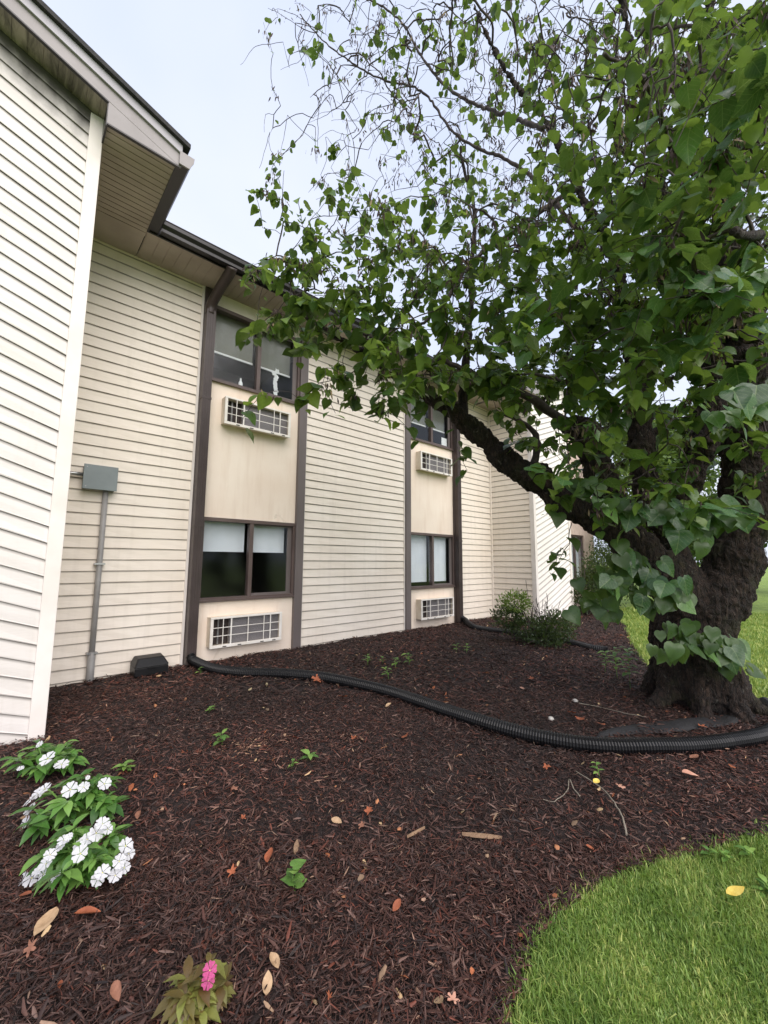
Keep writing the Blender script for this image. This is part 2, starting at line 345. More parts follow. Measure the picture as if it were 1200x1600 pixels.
# ================================================================== BUILDING
Z = lambda r: r + H
EAVE = Z(3.752); BASE = .02; SL = .357
bld = empty('apartment_building', (4.5, 5.6, .15), 'two storey cream sided building with brown window bays and dark gutters', 'building')
def part(name, mb, mat, parent=bld, **k): return mb.build(name, mat, parent, **k)
def board_mesh(L, pitch, slope=0., nseg=8, amp=.0012):
    V = []; F = []; prof = [(-.003, pitch+.004), (-.010, pitch*.5), (-.0165, .006), (-.0175, .002), (-.0155, -.002), (-.002, .004)]; vv = [1, .5, .06, .03, 0, 0]
    n = len(prof); UVs = []
    for i in range(nseg+1):
        x = L*i/nseg
        for j, (y, z) in enumerate(prof):
            V.append((x, y + random.gauss(0, amp), z + slope*x + random.gauss(0, amp*.6))); UVs.append((x, vv[j]))
    for i in range(nseg):
        for j in range(n-1): a = i*n+j; F.append((a, a+1, a+n+1, a+n))
    for i in (0, nseg): F.append(tuple(i*n+j for j in range(n)))
    me = bpy.data.meshes.new('siding_board'); me.from_pydata(V, [], F)
    uv = me.uv_layers.new(name='UVMap')
    for l in me.loops: uv.data[l.index].uv = UVs[l.vertex_index]
    return me
PITCH_B = .1285
def siding(wallname, corner, L, rotz, z0, z1, mat, slope=0., pitch=PITCH_B, phase=0., zmax=None):
    """corner: world xy of the board start; boards run along local +X (rotz), facing local -Y"""
    R = Matrix.Rotation(rotz, 3, 'Z'); c = Vector((corner[0], corner[1], 0))
    lo = 0; hi = L*slope
    if slope == 0: wall = MB().box((0, .004, BASE), (L, .16, z1))
    else: wall = MB().prism([(0, BASE), (L, BASE), (L, zmax(L)), (0, zmax(0))], 1, .004, .16)
    wall.v = [tuple(R @ Vector(v) + c) for v in wall.v]
    w = part(wallname, wall, mat)
    meshes = [board_mesh(L, pitch, slope) for _ in range(3)]
    for m in meshes: m.materials.append(mat)
    k0 = math.floor((z0 - max(lo, hi) - phase)/pitch); k1 = math.ceil((z1 - min(lo, hi) - phase)/pitch)
    for k in range(k0, k1):
        z = phase + k*pitch
        if z + max(lo, hi) + pitch < z0 or z + min(lo, hi) > z1: continue
        if zmax and z + min(0, zmax(0)*0) > zmax(0) + .01 - 0 and z + hi > zmax(L): continue
        place('siding_board', meshes[k % 3], w, c + Vector((0, 0, z)), Euler((0, 0, rotz)))
    return w
ph = H % PITCH_B
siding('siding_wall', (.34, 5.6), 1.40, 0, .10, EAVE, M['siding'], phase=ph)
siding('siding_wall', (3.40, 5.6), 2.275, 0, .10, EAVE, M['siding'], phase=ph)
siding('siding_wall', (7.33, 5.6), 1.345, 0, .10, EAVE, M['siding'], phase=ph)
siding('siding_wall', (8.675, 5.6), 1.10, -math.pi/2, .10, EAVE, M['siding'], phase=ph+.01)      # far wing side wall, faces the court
# near wing front (boards parallel to the rake) and far wing front (mirrored)
RAKE_N = lambda X: Z(4.09) - SL*X                      # underside of the near raked soffit
NX0, NY = -2.4, 4.19
def diag_wall(name, X0, X1, Yf, slope, zref, Xref, pitch, top, mat):
    L = X1-X0
    wall = MB().prism([(X0, BASE), (X1, BASE), (X1, top(X1)), (X0, top(X0))], 1, Yf+.004, Yf+.15); w = part(name, wall, mat)
    ms = [board_mesh(L, pitch, slope) for _ in range(3)]
    for m in ms: m.materials.append(mat)
    k = -80
    while True:
        z = zref + (X0-Xref)*slope + k*pitch           # height of the lap line at the left end
        if z > top(X0) - pitch*.4: break
        if max(z, z+slope*L)+pitch > .12: place('siding_board', ms[k % 3], w, (X0, Yf, z), Euler((0, 0, 0)))
        k += 1
    return w
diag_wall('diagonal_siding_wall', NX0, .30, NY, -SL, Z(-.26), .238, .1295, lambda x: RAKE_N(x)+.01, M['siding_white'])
FYF, FX0, FX1 = 4.5, 8.675, 10.5
RAKE_F = lambda X: Z(3.968) + SL*(X-FX0)
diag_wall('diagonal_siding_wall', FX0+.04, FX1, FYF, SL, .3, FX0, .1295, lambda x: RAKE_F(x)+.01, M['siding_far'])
part('wing_side_wall', MB().box((.18, NY+.16, BASE), (.335, 5.6, EAVE)), M['siding'])
part('wing_side_wall', MB().box((FX1-.16, FYF+.16, BASE), (FX1-.005, 9, RAKE_F(FX1))), M['siding'])
# corner boards and channels
part('corner_trim', MB().box((.245, NY-.030, BASE), (.345, NY-.002, RAKE_N(.3)-.02)).box((.312, NY-.002, BASE), (.345, NY+.09, EAVE)), M['trim'], bevel=.004)
part('corner_trim', MB().box((FX0-.026, FYF-.03, BASE), (FX0+.075, FYF-.002, RAKE_F(FX0)-.02)).box((FX0-.026, FYF-.002, BASE), (FX0-.001, FYF+.075, EAVE)), M['trim'], bevel=.004)
part('corner_trim', MB().box((FX1-.08, FYF-.03, BASE), (FX1+.02, FYF-.002, RAKE_F(FX1)-.02)), M['trim'], bevel=.004)
part('inside_corner_trim', MB().box((8.628, 5.553, BASE), (8.673, 5.597, EAVE)), M['siding'], bevel=.006)
for x0, x1 in ((1.712, 1.742), (3.403, 3.425), (5.648, 5.668), (7.332, 7.352)):
    part('channel_trim', MB().box((x0, 5.573, BASE), (x1, 5.598, EAVE)), M['trim'])
part('foundation', MB().box((.34, 5.612, -.3), (8.67, 5.75, BASE+.01)), M['concrete'])

# window bays
def bay(x0, x1, blindset):
    """x0..x1 clear width between the posts"""
    part('post', MB().box((x0-.135, 5.545, BASE), (x0, 5.70, EAVE-.01)), M['brown_grey'] if x0 > 5 else M['brown'], bevel=.004)
    part('post', MB().box((x1, 5.545, BASE), (x1+.135, 5.70, EAVE-.01)), M['brown_grey'] if x0 < 5 else M['brown'], bevel=.004)
    zs = [(Z(-.543), Z(.566)), (Z(2.447), Z(3.556))]
    for a, b in ((BASE, zs[0][0]), (zs[0][1], zs[1][0]), (zs[1][1], EAVE)):
        part('stucco_panel' if b < EAVE else 'header_panel', MB().box((x0+.001, 5.600, a), (x1-.001, 5.72, b)), M['stucco'] if b < EAVE else M['siding'])
    for wi, (a, b) in enumerate(zs):
        fw_, yf, yb = .05, 5.578, 5.68
        m = MB()
        for bx in (((x0, yf, a), (x1, yb, a+fw_)), ((x0, yf, b-fw_), (x1, yb, b)), ((x0, yf+.002, a+fw_), (x0+.035, yb, b-fw_)), ((x1-.035, yf+.002, a+fw_), (x1, yb, b-fw_))): m.box(*bx)
        win = part('window', m, M['frame'], bevel=.003)
        xm = (x0+x1)/2
        MB().box((xm-.028, yf+.004, a+fw_), (xm+.028, yb-.01, b-fw_)).build('mullion', M['frame'], win, bevel=.003)
        MB().box((x0-.0, yf-.022, a-.006), (x1, yf, a+.022)).build('sill', M['frame'], win, bevel=.003)
        sash = MB()                                         # sliding sash of the right half
        for bx in (((xm+.03, 5.622, a+fw_), (x1-.035, 5.645, a+fw_+.03)), ((x1-.105, 5.622, a+fw_+.03), (x1-.036, 5.645, b-fw_)), ((xm+.03, 5.622, b-fw_-.022), (x1-.106, 5.645, b-fw_))): sash.box(*bx)
        sash.build('sash', M['brown_grey'], win)
        MB().box((x0+.036, 5.625, a+fw_+.001), (xm-.03, 5.631, b-fw_-.001)).build('pane', M['glass'], win)
        MB().box((xm+.031, 5.628, a+fw_+.031), (x1-.107, 5.634, b-fw_-.023)).build('pane', M['glass'], win)
        frac, mat, rail = blindset[wi]
        for q0, q1 in ((x0+.05, xm-.04), (xm+.04, x1-.10)):
            zb = b-fw_-(b-a-2*fw_)*frac; m = MB()
            n = 14                                          # cloth hangs in a faint wave
            vs = []
            for i in range(n+1):
                x = q0+(q1-q0)*i/n; y = 5.735+.004*math.sin(i*1.3+x0)
                vs += [(x, y, b), (x, y, zb)]
            m.add(vs, [(2*i, 2*i+1, 2*i+3, 2*i+2) for i in range(n)])
            bl = m.build('window_shade', M[mat], win, smooth=True)
            if rail: MB().box((q0, 5.722, zb-.022), (q1, 5.742, zb+.004)).build('shade_rail', M['paper'], bl)
        r = MB(); y0, y1 = 5.725, 8.2                       # the room behind
        r.add([(x0-.6,y0,a-.5),(x1+.6,y0,a-.5),(x1+.6,y1,a-.5),(x0-.6,y1,a-.5),(x0-.6,y0,b+.3),(x1+.6,y0,b+.3),(x1+.6,y1,b+.3),(x0-.6,y1,b+.3)],
              [(0,1,2,3),(7,6,5,4),(1,5,6,2),(3,2,6,7),(0,3,7,4)])
        r.add([(x0-.6,y0,a-.5),(x0,y0,a-.5),(x0,y0,b+.3),(x0-.6,y0,b+.3),(x1,y0,a-.5),(x1+.6,y0,a-.5),(x1+.6,y0,b+.3),(x1,y0,b+.3)], [(0,1,2,3),(4,5,6,7)])
        r.build('room', M['room'], win)
bay(1.88, 3.27, [(.40, 'blind', False), (.55, 'blind_dim', True)])
bay(5.81, 7.19, [(.93, 'blind', False), (.62, 'blind_dim', True)])

# eaves: soffit strips, fascia, gutters
def soffit(rects, name='soffit'):
    m = MB()
    for (a, b) in rects: m.box(a, b)
    return part(name, m, M['soffit'])
st = []
x = .30
while x < 9.6: st.append(((x, 5.035, EAVE), (x+.112, 5.75, EAVE+.02))); st.append(((x+.112, 5.035, EAVE+.006), (x+.125, 5.75, EAVE+.02))); x += .125
soffit([q for q in st if .90 <= q[0][0] and q[1][0] <= 8.12])
soffit([((.30, 5.10, EAVE+.001), (.90, 5.62, EAVE+.02))])
ys_ = []; y = 3.96
while y < 5.09: ys_.append(((.345, y, EAVE-.001), (.905, y+.062, EAVE+.02))); ys_.append(((.345, y+.062, EAVE+.005), (.905, y+.075, EAVE+.02))); y += .075
soffit(ys_)
ys_ = []; y = 4.27
while y < 5.62: ys_.append(((8.12, y, EAVE-.001), (8.672, y+.062, EAVE+.02))); ys_.append(((8.12, y+.062, EAVE+.005), (8.672, y+.075, EAVE+.02))); y += .075
soffit(ys_)
GP = [(0, 0), (.085, 0), (.088, .035), (.115, .075), (.12, .115), (.128, .12), (.128, .128), (.112, .128), (.105, .082), (.078, .04), (.075, .008), (0, .008)]
# main gutter along X (profile goes out towards -Y), wing gutters along Y
part('fascia', MB().box((.90, 5.02, EAVE-.012), (8.12, 5.04, EAVE+.15)), M['gutter'])
part('gutter', MB().prism([(5.018-u, EAVE+.005+v) for u, v in GP][::-1], 0, 1.03, 7.99), M['gutter'])
part('fascia', MB().box((.90, 3.97, EAVE-.012), (.92, 5.02, EAVE+.15)), M['gutter'])
part('gutter', MB().prism([(.922+u, EAVE+.005+v) for u, v in GP], 1, 3.93, 5.02), M['gutter'])
part('gutter_end_cap', MB().prism([(.922, EAVE+.003), (1.012, EAVE+.003), (1.05, EAVE+.09), (1.054, EAVE+.137), (.922, EAVE+.137)], 1, 3.915, 3.931), M['fascia'])
part('fascia', MB().box((8.10, 4.27, EAVE-.012), (8.12, 5.02, EAVE+.15)), M['gutter'])
part('gutter', MB().prism([(8.098-u, EAVE+.005+v) for u, v in GP][::-1], 1, 4.22, 5.02), M['gutter'])
# near raked overhang
def rake(X0, X1, line, Yw, Yf, sgn, xbox):
    q = lambda a, b, lo, hi: [(a, line(a)+lo), (b, line(b)+lo), (b, line(b)+hi), (a, line(a)+hi)]
    m = MB(); x = X0
    while x < X1-.01:
        x2 = min(x+.10, X1); m.prism(q(x, x2-.006, .0, .015), 1, Yf+.02, Yw+.02); m.prism(q(x2-.006, x2, .005, .015), 1, Yf+.02, Yw+.02); x = x2
    part('rake_soffit', m, M['soffit_stained'])
    A, B = (X0, xbox) if sgn > 0 else (xbox, X1)
    part('rake_fascia', MB().prism(q(A, B, -.012, .115), 1, Yf, Yf+.018), M['fascia'])
    part('rake_moulding', MB().prism(q(A, B, .115, .135), 1, Yf-.022, Yf+.018).prism(q(A, B, .135, .215), 1, Yf-.014, Yf+.018), M['fascia_light'], bevel=.003)
    part('rake_roof_edge', MB().prism(q(A-.03, B+.06 if sgn > 0 else B, .217, .262), 1, Yf-.05, Yf+.3), M['shingle'])
rake(NX0, .345, RAKE_N, NY, 3.94, 1, .945)
# triangular box closing the eave end under the rake
tri = [(.345, EAVE-.01), (.945, EAVE-.01), (.945, RAKE_N(.945)-.012), (.345, RAKE_N(.345)-.012)]
part('eave_end_board', MB().prism(tri, 1, 3.942, 3.96), M['fascia'])
part('eave_end_trim', MB().prism([(.345, EAVE-.022), (.93, EAVE-.022), (.93, EAVE-.008), (.345, EAVE-.008)], 1, 3.936, 3.965).box((.338, 3.945, EAVE-.03), (.352, NY-.032, RAKE_N(.345)-.01)), M['gutter'])
part('rake_drip_trim', MB().prism([(NX0, RAKE_N(NX0)-.026), (.345, RAKE_N(.345)-.026), (.345, RAKE_N(.345)-.013), (NX0, RAKE_N(NX0)-.013)], 1, 3.936, 3.965), M['gutter'])
rake(FX0, FX1+.15, RAKE_F, FYF, 4.25, -1, 8.07)
tri = [(8.07, EAVE-.01), (8.672, EAVE-.01), (8.672, RAKE_F(8.672)-.012), (8.07, RAKE_F(8.07)-.012)]
part('eave_end_board', MB().prism(tri, 1, 4.252, 4.27), M['fascia'])
# roofs
part('roof', MB().prism([(4.99, EAVE+.15), (5.04, EAVE+.15), (13, EAVE+.15+7.96*SL), (13, EAVE+.2+7.96*SL), (4.98, EAVE+.19)], 0, .6, 8.4), M['shingle'])
part('roof', MB().prism([(NX0, RAKE_N(NX0)+.2), (.98, RAKE_N(.98)+.2), (.98, RAKE_N(.98)+.24), (NX0, RAKE_N(NX0)+.24)], 1, 4.2, 13), M['shingle'])
part('roof', MB().prism([(8.04, RAKE_F(8.04)+.2), (FX1+.15, RAKE_F(FX1+.15)+.2), (FX1+.15, RAKE_F(FX1+.15)+.24), (8.04, RAKE_F(8.04)+.24)], 1, 4.5, 13), M['shingle'])
# downspouts
def downspout(xc, zb, toX):
    m = MB().box((xc-.058, 5.452, zb), (xc+.058, 5.54, 4.86))
    for dx in (-.03, 0, .03): m.box((xc+dx-.006, 5.447, zb+.02), (xc+dx+.006, 5.452, 4.84))
    d = part('downspout', m, M['brown'], bevel=.006)
    MB().tube(spline([(xc, 5.497, 4.80), (xc, 5.49, 4.93), (xc+toX*.5, 5.30, 5.08), (xc+toX, 5.02, 5.20), (xc+toX, 4.962, 5.24)], .04), .066, 8).build('elbow', M['brown'], d, smooth=True)
    for z in (1.9, 3.6): MB().box((xc-.064, 5.446, z), (xc+.064, 5.541, z+.03)).build('strap', M['brown'], d)
downspout(1.805, .20, .06); downspout(7.255, .20, -.06)
# the brick part of the building beyond the far wing
bw = part('brick_wall', MB().box((FX1, 5.3, BASE), (12.2, 5.5, 5.3)).box((13.4, 5.3, BASE), (14.2, 5.5, 5.3)).box((12.2, 5.3, BASE), (13.4, 5.5, .95)).box((12.2, 5.3, 2.3), (13.4, 5.5, 5.3)), M['brick'])
w2 = part('window', MB().box((12.2, 5.33, .95), (13.4, 5.4, 1.0)).box((12.2, 5.33, 2.25), (13.4, 5.4, 2.3)).box((12.2, 5.33, 1.0), (12.26, 5.4, 2.25)).box((13.34, 5.33, 1.0), (13.4, 5.4, 2.25)).box((12.77, 5.33, 1.0), (12.83, 5.4, 2.25)), M['frame'])
MB().box((12.26, 5.36, 1.0), (12.77, 5.366, 2.25)).build('pane', M['glass'], w2); MB().box((12.83, 5.36, 1.0), (13.34, 5.366, 2.25)).build('pane', M['glass'], w2)
MB().box((12.1, 5.49, .9), (13.5, 5.52, 2.4)).build('window_shade', M['blind'], w2)

# ================================================================== AIR CONDITIONERS
def air_conditioner(x0, zb, label):
    W_, Hh, yf, yw = 1.0, .375, 5.455, 5.6
    r = empty('air_conditioner', (x0+W_/2, yw, zb), label, 'air conditioner', 'through-wall air conditioners')
    m = MB(); th = .018
    for bx in (((x0, yf+.02, zb), (x0+th, yw, zb+Hh)), ((x0+W_-th, yf+.02, zb), (x0+W_, yw, zb+Hh)), ((x0+th, yf+.02, zb+Hh-th), (x0+W_-th, yw, zb+Hh)), ((x0+th, yf+.02, zb), (x0+W_-th, yw, zb+th))): m.box(*bx)
    m.build('sleeve', M['sleeve'], r, bevel=.003)
    f = .034; m = MB()
    for bx in (((x0-.004, yf, zb-.012), (x0+W_+.004, yf+.02, zb+f-.008)), ((x0-.004, yf, zb+Hh-f+.012), (x0+W_+.004, yf+.02, zb+Hh+.004)), ((x0-.004, yf+.001, zb+f-.008), (x0+f, yf+.02, zb+Hh-f+.012)), ((x0+W_-f, yf+.001, zb+f-.008), (x0+W_+.004, yf+.02, zb+Hh-f+.012))): m.box(*bx)
    fr_ = m.build('front_frame', M['white_plastic'], r, bevel=.004)
    for u in (.16, .36, .68, .86): MB().box((x0+W_*u, yf-.003, zb-.004), (x0+W_*u+.05, yf+.001, zb+.008)).build('drain_slot', M['coil_dark'], fr_)
    i0, i1, j0, j1 = x0+f, x0+W_-f, zb+f-.008, zb+Hh-f+.012
    for u, wd in ((.135, .008), (.25, .017), (.50, .010), (.745, .008), (.85, .013)):
        xc = i0+(i1-i0)*u; MB().box((xc-wd/2, yf+.004, j0), (xc+wd/2, yf+.014, j1)).build('grille_bar', M['white_plastic'], r)
    for u in (.345, .665):
        zc = j0+(j1-j0)*u; MB().box((i0, yf+.0025, zc-.004), (i1, yf+.012, zc+.004)).build('grille_bar', M['white_plastic'], r)
    xs_ = i0+(i1-i0)*.25
    MB().box((xs_, yf+.07, j0-.02), (i1+.02, yf+.09, j1+.02)).build('coil', M['coil'], r)
    MB().box((i0-.02, yf+.11, j0-.02), (xs_, yf+.13, j1+.02)).build('inner_panel', M['coil_dark'], r)
    MB().tube([(i0+.09, yf+.09, j0), (i0+.09, yf+.09, j1)], .012, 8).build('pipe', M['steel'], r)
    return r
for px, py, lab in ((330.4, 966, 'white louvred air conditioner just above the mulch beside the ribbed pipe'), (353.3, 618.3, 'white air conditioner under the upstairs window nearest the electrical box')):
    q = WY(px, py, 5.455); air_conditioner(q[0], q[2]-.375, lab)
for px, py, lab in ((658.7, 937.3, 'white air conditioner near the ground in the farther window bay'), (658, 704, 'white air conditioner under the upstairs window of the farther bay')):
    q = WY(px, py, 5.455); air_conditioner(q[0], q[2]-.375, lab)

# ================================================================== things on the wall and in the windows
q0, q1 = WY(133, 727, 5.46), WY(184, 770, 5.46)
ex0, ex1, ez1, ez0 = q0[0], q1[0]-.02, q0[2]+.01, q0[2]-.245
eb = empty('electrical_box', ((ex0+ex1)/2, 5.58, ez0), 'grey electrical box on cream siding with conduit running down to the mulch', 'electrical box')
MB().box((ex0, 5.47, ez0), (ex1, 5.582, ez1)).build('box', M['box_grey'], eb, bevel=.004)
lid = MB().box((ex0-.008, 5.455, ez0-.008), (ex1+.008, 5.469, ez1+.010)).build('lid', M['box_grey'], eb, bevel=.003)
for dx, dz in ((.02, .02), (.02, -.02)): MB().tube([((ex0+.02), 5.456, ez0+.02 if dz > 0 else ez1-.02), ((ex0+.02), 5.450, ez0+.02 if dz > 0 else ez1-.02)], .006, 8).build('screw', M['steel'], lid)
cx = ex1-.085
MB().tube([(cx, 5.535, ez0+.01), (cx, 5.535, .05)], .028, 12).build('conduit', M['conduit'], eb, smooth=True)
MB().tube([(cx, 5.535, .05), (cx, 5.535, .48)], .037, 12).build('conduit_sleeve', M['conduit'], eb, smooth=True)
for z in (.46, 1.42): MB().box((cx-.05, 5.50, z), (cx+.05, 5.578, z+.018)).build('strap', M['steel'], eb)
MB().tube([(ex0+.02, 5.53, ez1-.10), (.36, 5.53, ez1-.10)], .02, 10).build('connector_pipe', M['steel'], eb, smooth=True)
# paper flower garland and a small bottle behind the upper glass
q = WY(431, 577, 5.69)
gl_ = empty('hanging_garland', (q[0], 5.69, q[2]-.5), 'white paper flower string hanging inside the upstairs window', 'garland')
MB().tube([(q[0], 5.69, q[2]+.02), (q[0], 5.69, q[2]-.42)], .003, 4).build('string', M['paper'], gl_)
for k in range(9):
    m = MB(); c0 = Vector((q[0]+random.uniform(-.035, .035), 5.69, q[2]-.03-k*.045))
    for a in range(6):
        an = a*math.pi/3+k; d = Vector((math.cos(an), random.uniform(-.25, .25), math.sin(an)))*.042; e = Vector((-math.sin(an), 0, math.cos(an)))*.02
        m.add([c0, c0+d*.6+e, c0+d, c0+d*.6-e], [(0, 1, 2, 3)])
    m.build('paper_flower', M['paper'], gl_)
q = WY(376, 600, 5.66)
def lathe(prof, c, sides=12):
    m = MB(); vs = [(c[0]+r*math.cos(2*math.pi*k/sides), c[1]+r*math.sin(2*math.pi*k/sides), c[2]+z) for r, z in prof for k in range(sides)]
    fs = [(i*sides+k, i*sides+(k+1) % sides, (i+1)*sides+(k+1) % sides, (i+1)*sides+k) for i in range(len(prof)-1) for k in range(sides)]
    return m.add(vs, fs + [tuple(range(sides))[::-1], tuple((len(prof)-1)*sides+k for k in range(sides))])
bt = lathe([(.028, 0), (.03, .01), (.03, .07), (.014, .10), (.012, .125), (.014, .13), (.013, .14)], (q[0], 5.665, Z(2.447)+.051)).build('bottle', M['paper'], smooth=True)
tag(bt, 'small white bottle standing on the upstairs window sill', 'bottle')
# card against the lower right corner of the farther upstairs window
q = WY(694, 692, 5.66); cdm = MB().box((q[0]-.09, 5.66, Z(2.447)+.051), (q[0]+.09, 5.664, Z(2.447)+.27)).build('paper_card', M['paper'])
tag(cdm, 'white paper card in the corner of the farther upstairs window', 'card')

# ================================================================== things on the mulch: bait box, pipes, cloth
q = G(237, 1058); bb = empty('bait_station', q, 'low black plastic bait box on mulch against the cream siding', 'bait box')
bb.location = (q[0], 5.42, float(ground(q[0], 5.42))+.05); bx = bb.location
w_, d_, h_ = .17, .12, .15
MB().prism([(bx.y-d_, bx.z-.03), (bx.y+d_, bx.z-.03), (bx.y+d_, bx.z+.075), (bx.y-d_, bx.z+.06)], 0, bx.x-w_, bx.x+w_).build('base', M['black_plastic'], bb, bevel=.006)
ld = MB().add([(bx.x-w_-.008, bx.y-d_-.008, bx.z+.064), (bx.x+w_+.008, bx.y-d_-.008, bx.z+.064), (bx.x+w_+.008, bx.y+d_, bx.z+.08), (bx.x-w_-.008, bx.y+d_, bx.z+.08),
          (bx.x-w_+.04, bx.y-d_+.07, bx.z+h_), (bx.x+w_-.04, bx.y-d_+.07, bx.z+h_), (bx.x+w_-.03, bx.y+d_-.01, bx.z+h_+.01), (bx.x-w_+.03, bx.y+d_-.01, bx.z+h_+.01)],
         [(3,2,1,0),(4,5,6,7),(0,1,5,4),(1,2,6,5),(2,3,7,6),(3,0,4,7)]).build('lid', M['black_plastic'], bb, bevel=.012)
MB().box((bx.x-.05, bx.y-d_-.014, bx.z+.045), (bx.x+.05, bx.y-d_-.001, bx.z+.062)).build('latch', M['black_plastic'], ld, bevel=.003)

def ribbed(name, path, r, label, sink=0., pitch=.021, first=None):
    pts = [np.array([*q[:2], float(ground(q[0], q[1]))+r*(.86-sink)]) for q in path]
    if first is not None: pts = [np.array(p, float) for p in first] + pts
    sp = spline(pts, pitch/3); V = []; rad = []
    for i, p in enumerate(sp): V.append(p); rad.append(r*(1.0 if i % 3 else .90))
    o = MB().tube(V, rad, 14).build(name, M['black_plastic']); tag(o, label, 'drain pipe', 'ribbed black drain pipes'); return o
hp = [G(*q) for q in ((334,1052),(380,1058),(440,1060),(500,1065),(560,1077),(610,1090),(650,1103),(690,1117),(730,1131),(780,1147),(840,1163),(900,1173),(960,1178),(1020,1178),(1080,1176),(1140,1170),(1200,1157))]
hp += [hp[-1]+np.array([.5, -.05, 0]), hp[-1]+np.array([1.0, .1, 0])]
ribbed('drain_pipe', hp, .058, 'long ribbed black drain pipe curving from the downspout round the tree', first=[(1.80, 5.48, .30), (1.82, 5.40, .255)])
hp2 = [G(*q) for q in ((745,984),(800,992),(850,1000),(890,1008),(925,1016),(950,1020))]
ribbed('drain_pipe', hp2, .06, 'short black drain pipe half buried behind the green shrub', .35, first=[(7.255, 5.47, .30), (7.27, 5.38, .25)])
# landscape cloth between the trunk and the pipe
ca = [G(*q) for q in ((930,1160),(985,1153),(1040,1150),(1100,1143),(1160,1133),(1200,1120))]; cb = [G(*q) for q in ((940,1150),(990,1137),(1040,1131),(1100,1124),(1160,1112),(1200,1100))]
ca.append(ca[-1]+[.6, 0, 0]); cb.append(cb[-1]+[.6, 0, 0])
A_, B_ = spline(ca, .05), spline(cb, .05); n = min(len(A_), len(B_)); A_ = [A_[int(i*(len(A_)-1)/(n-1))] for i in range(n)]; B_ = [B_[int(i*(len(B_)-1)/(n-1))] for i in range(n)]
vs = []; NS = 6
for i in range(n):
    for j in range(NS+1):
        p = A_[i]*(1-j/NS)+B_[i]*j/NS; z = float(ground(p[0], p[1])) + .022 + .03*math.sin(math.pi*j/NS)*(.6+.4*math.sin(i*.5)) + .006*math.sin(i*1.9+j*2.1); vs.append((p[0], p[1], z))
m = MB().add(vs, [(i*(NS+1)+j, (i+1)*(NS+1)+j, (i+1)*(NS+1)+j+1, i*(NS+1)+j+1) for i in range(n-1) for j in range(NS)])
o = m.build('landscape_cloth', M['fabric_cloth'], smooth=True); tag(o, 'black landscape cloth strip between the tree trunk and the ribbed pipe', 'landscape cloth')
md = o.modifiers.new('thickness', 'SOLIDIFY'); md.thickness = .004

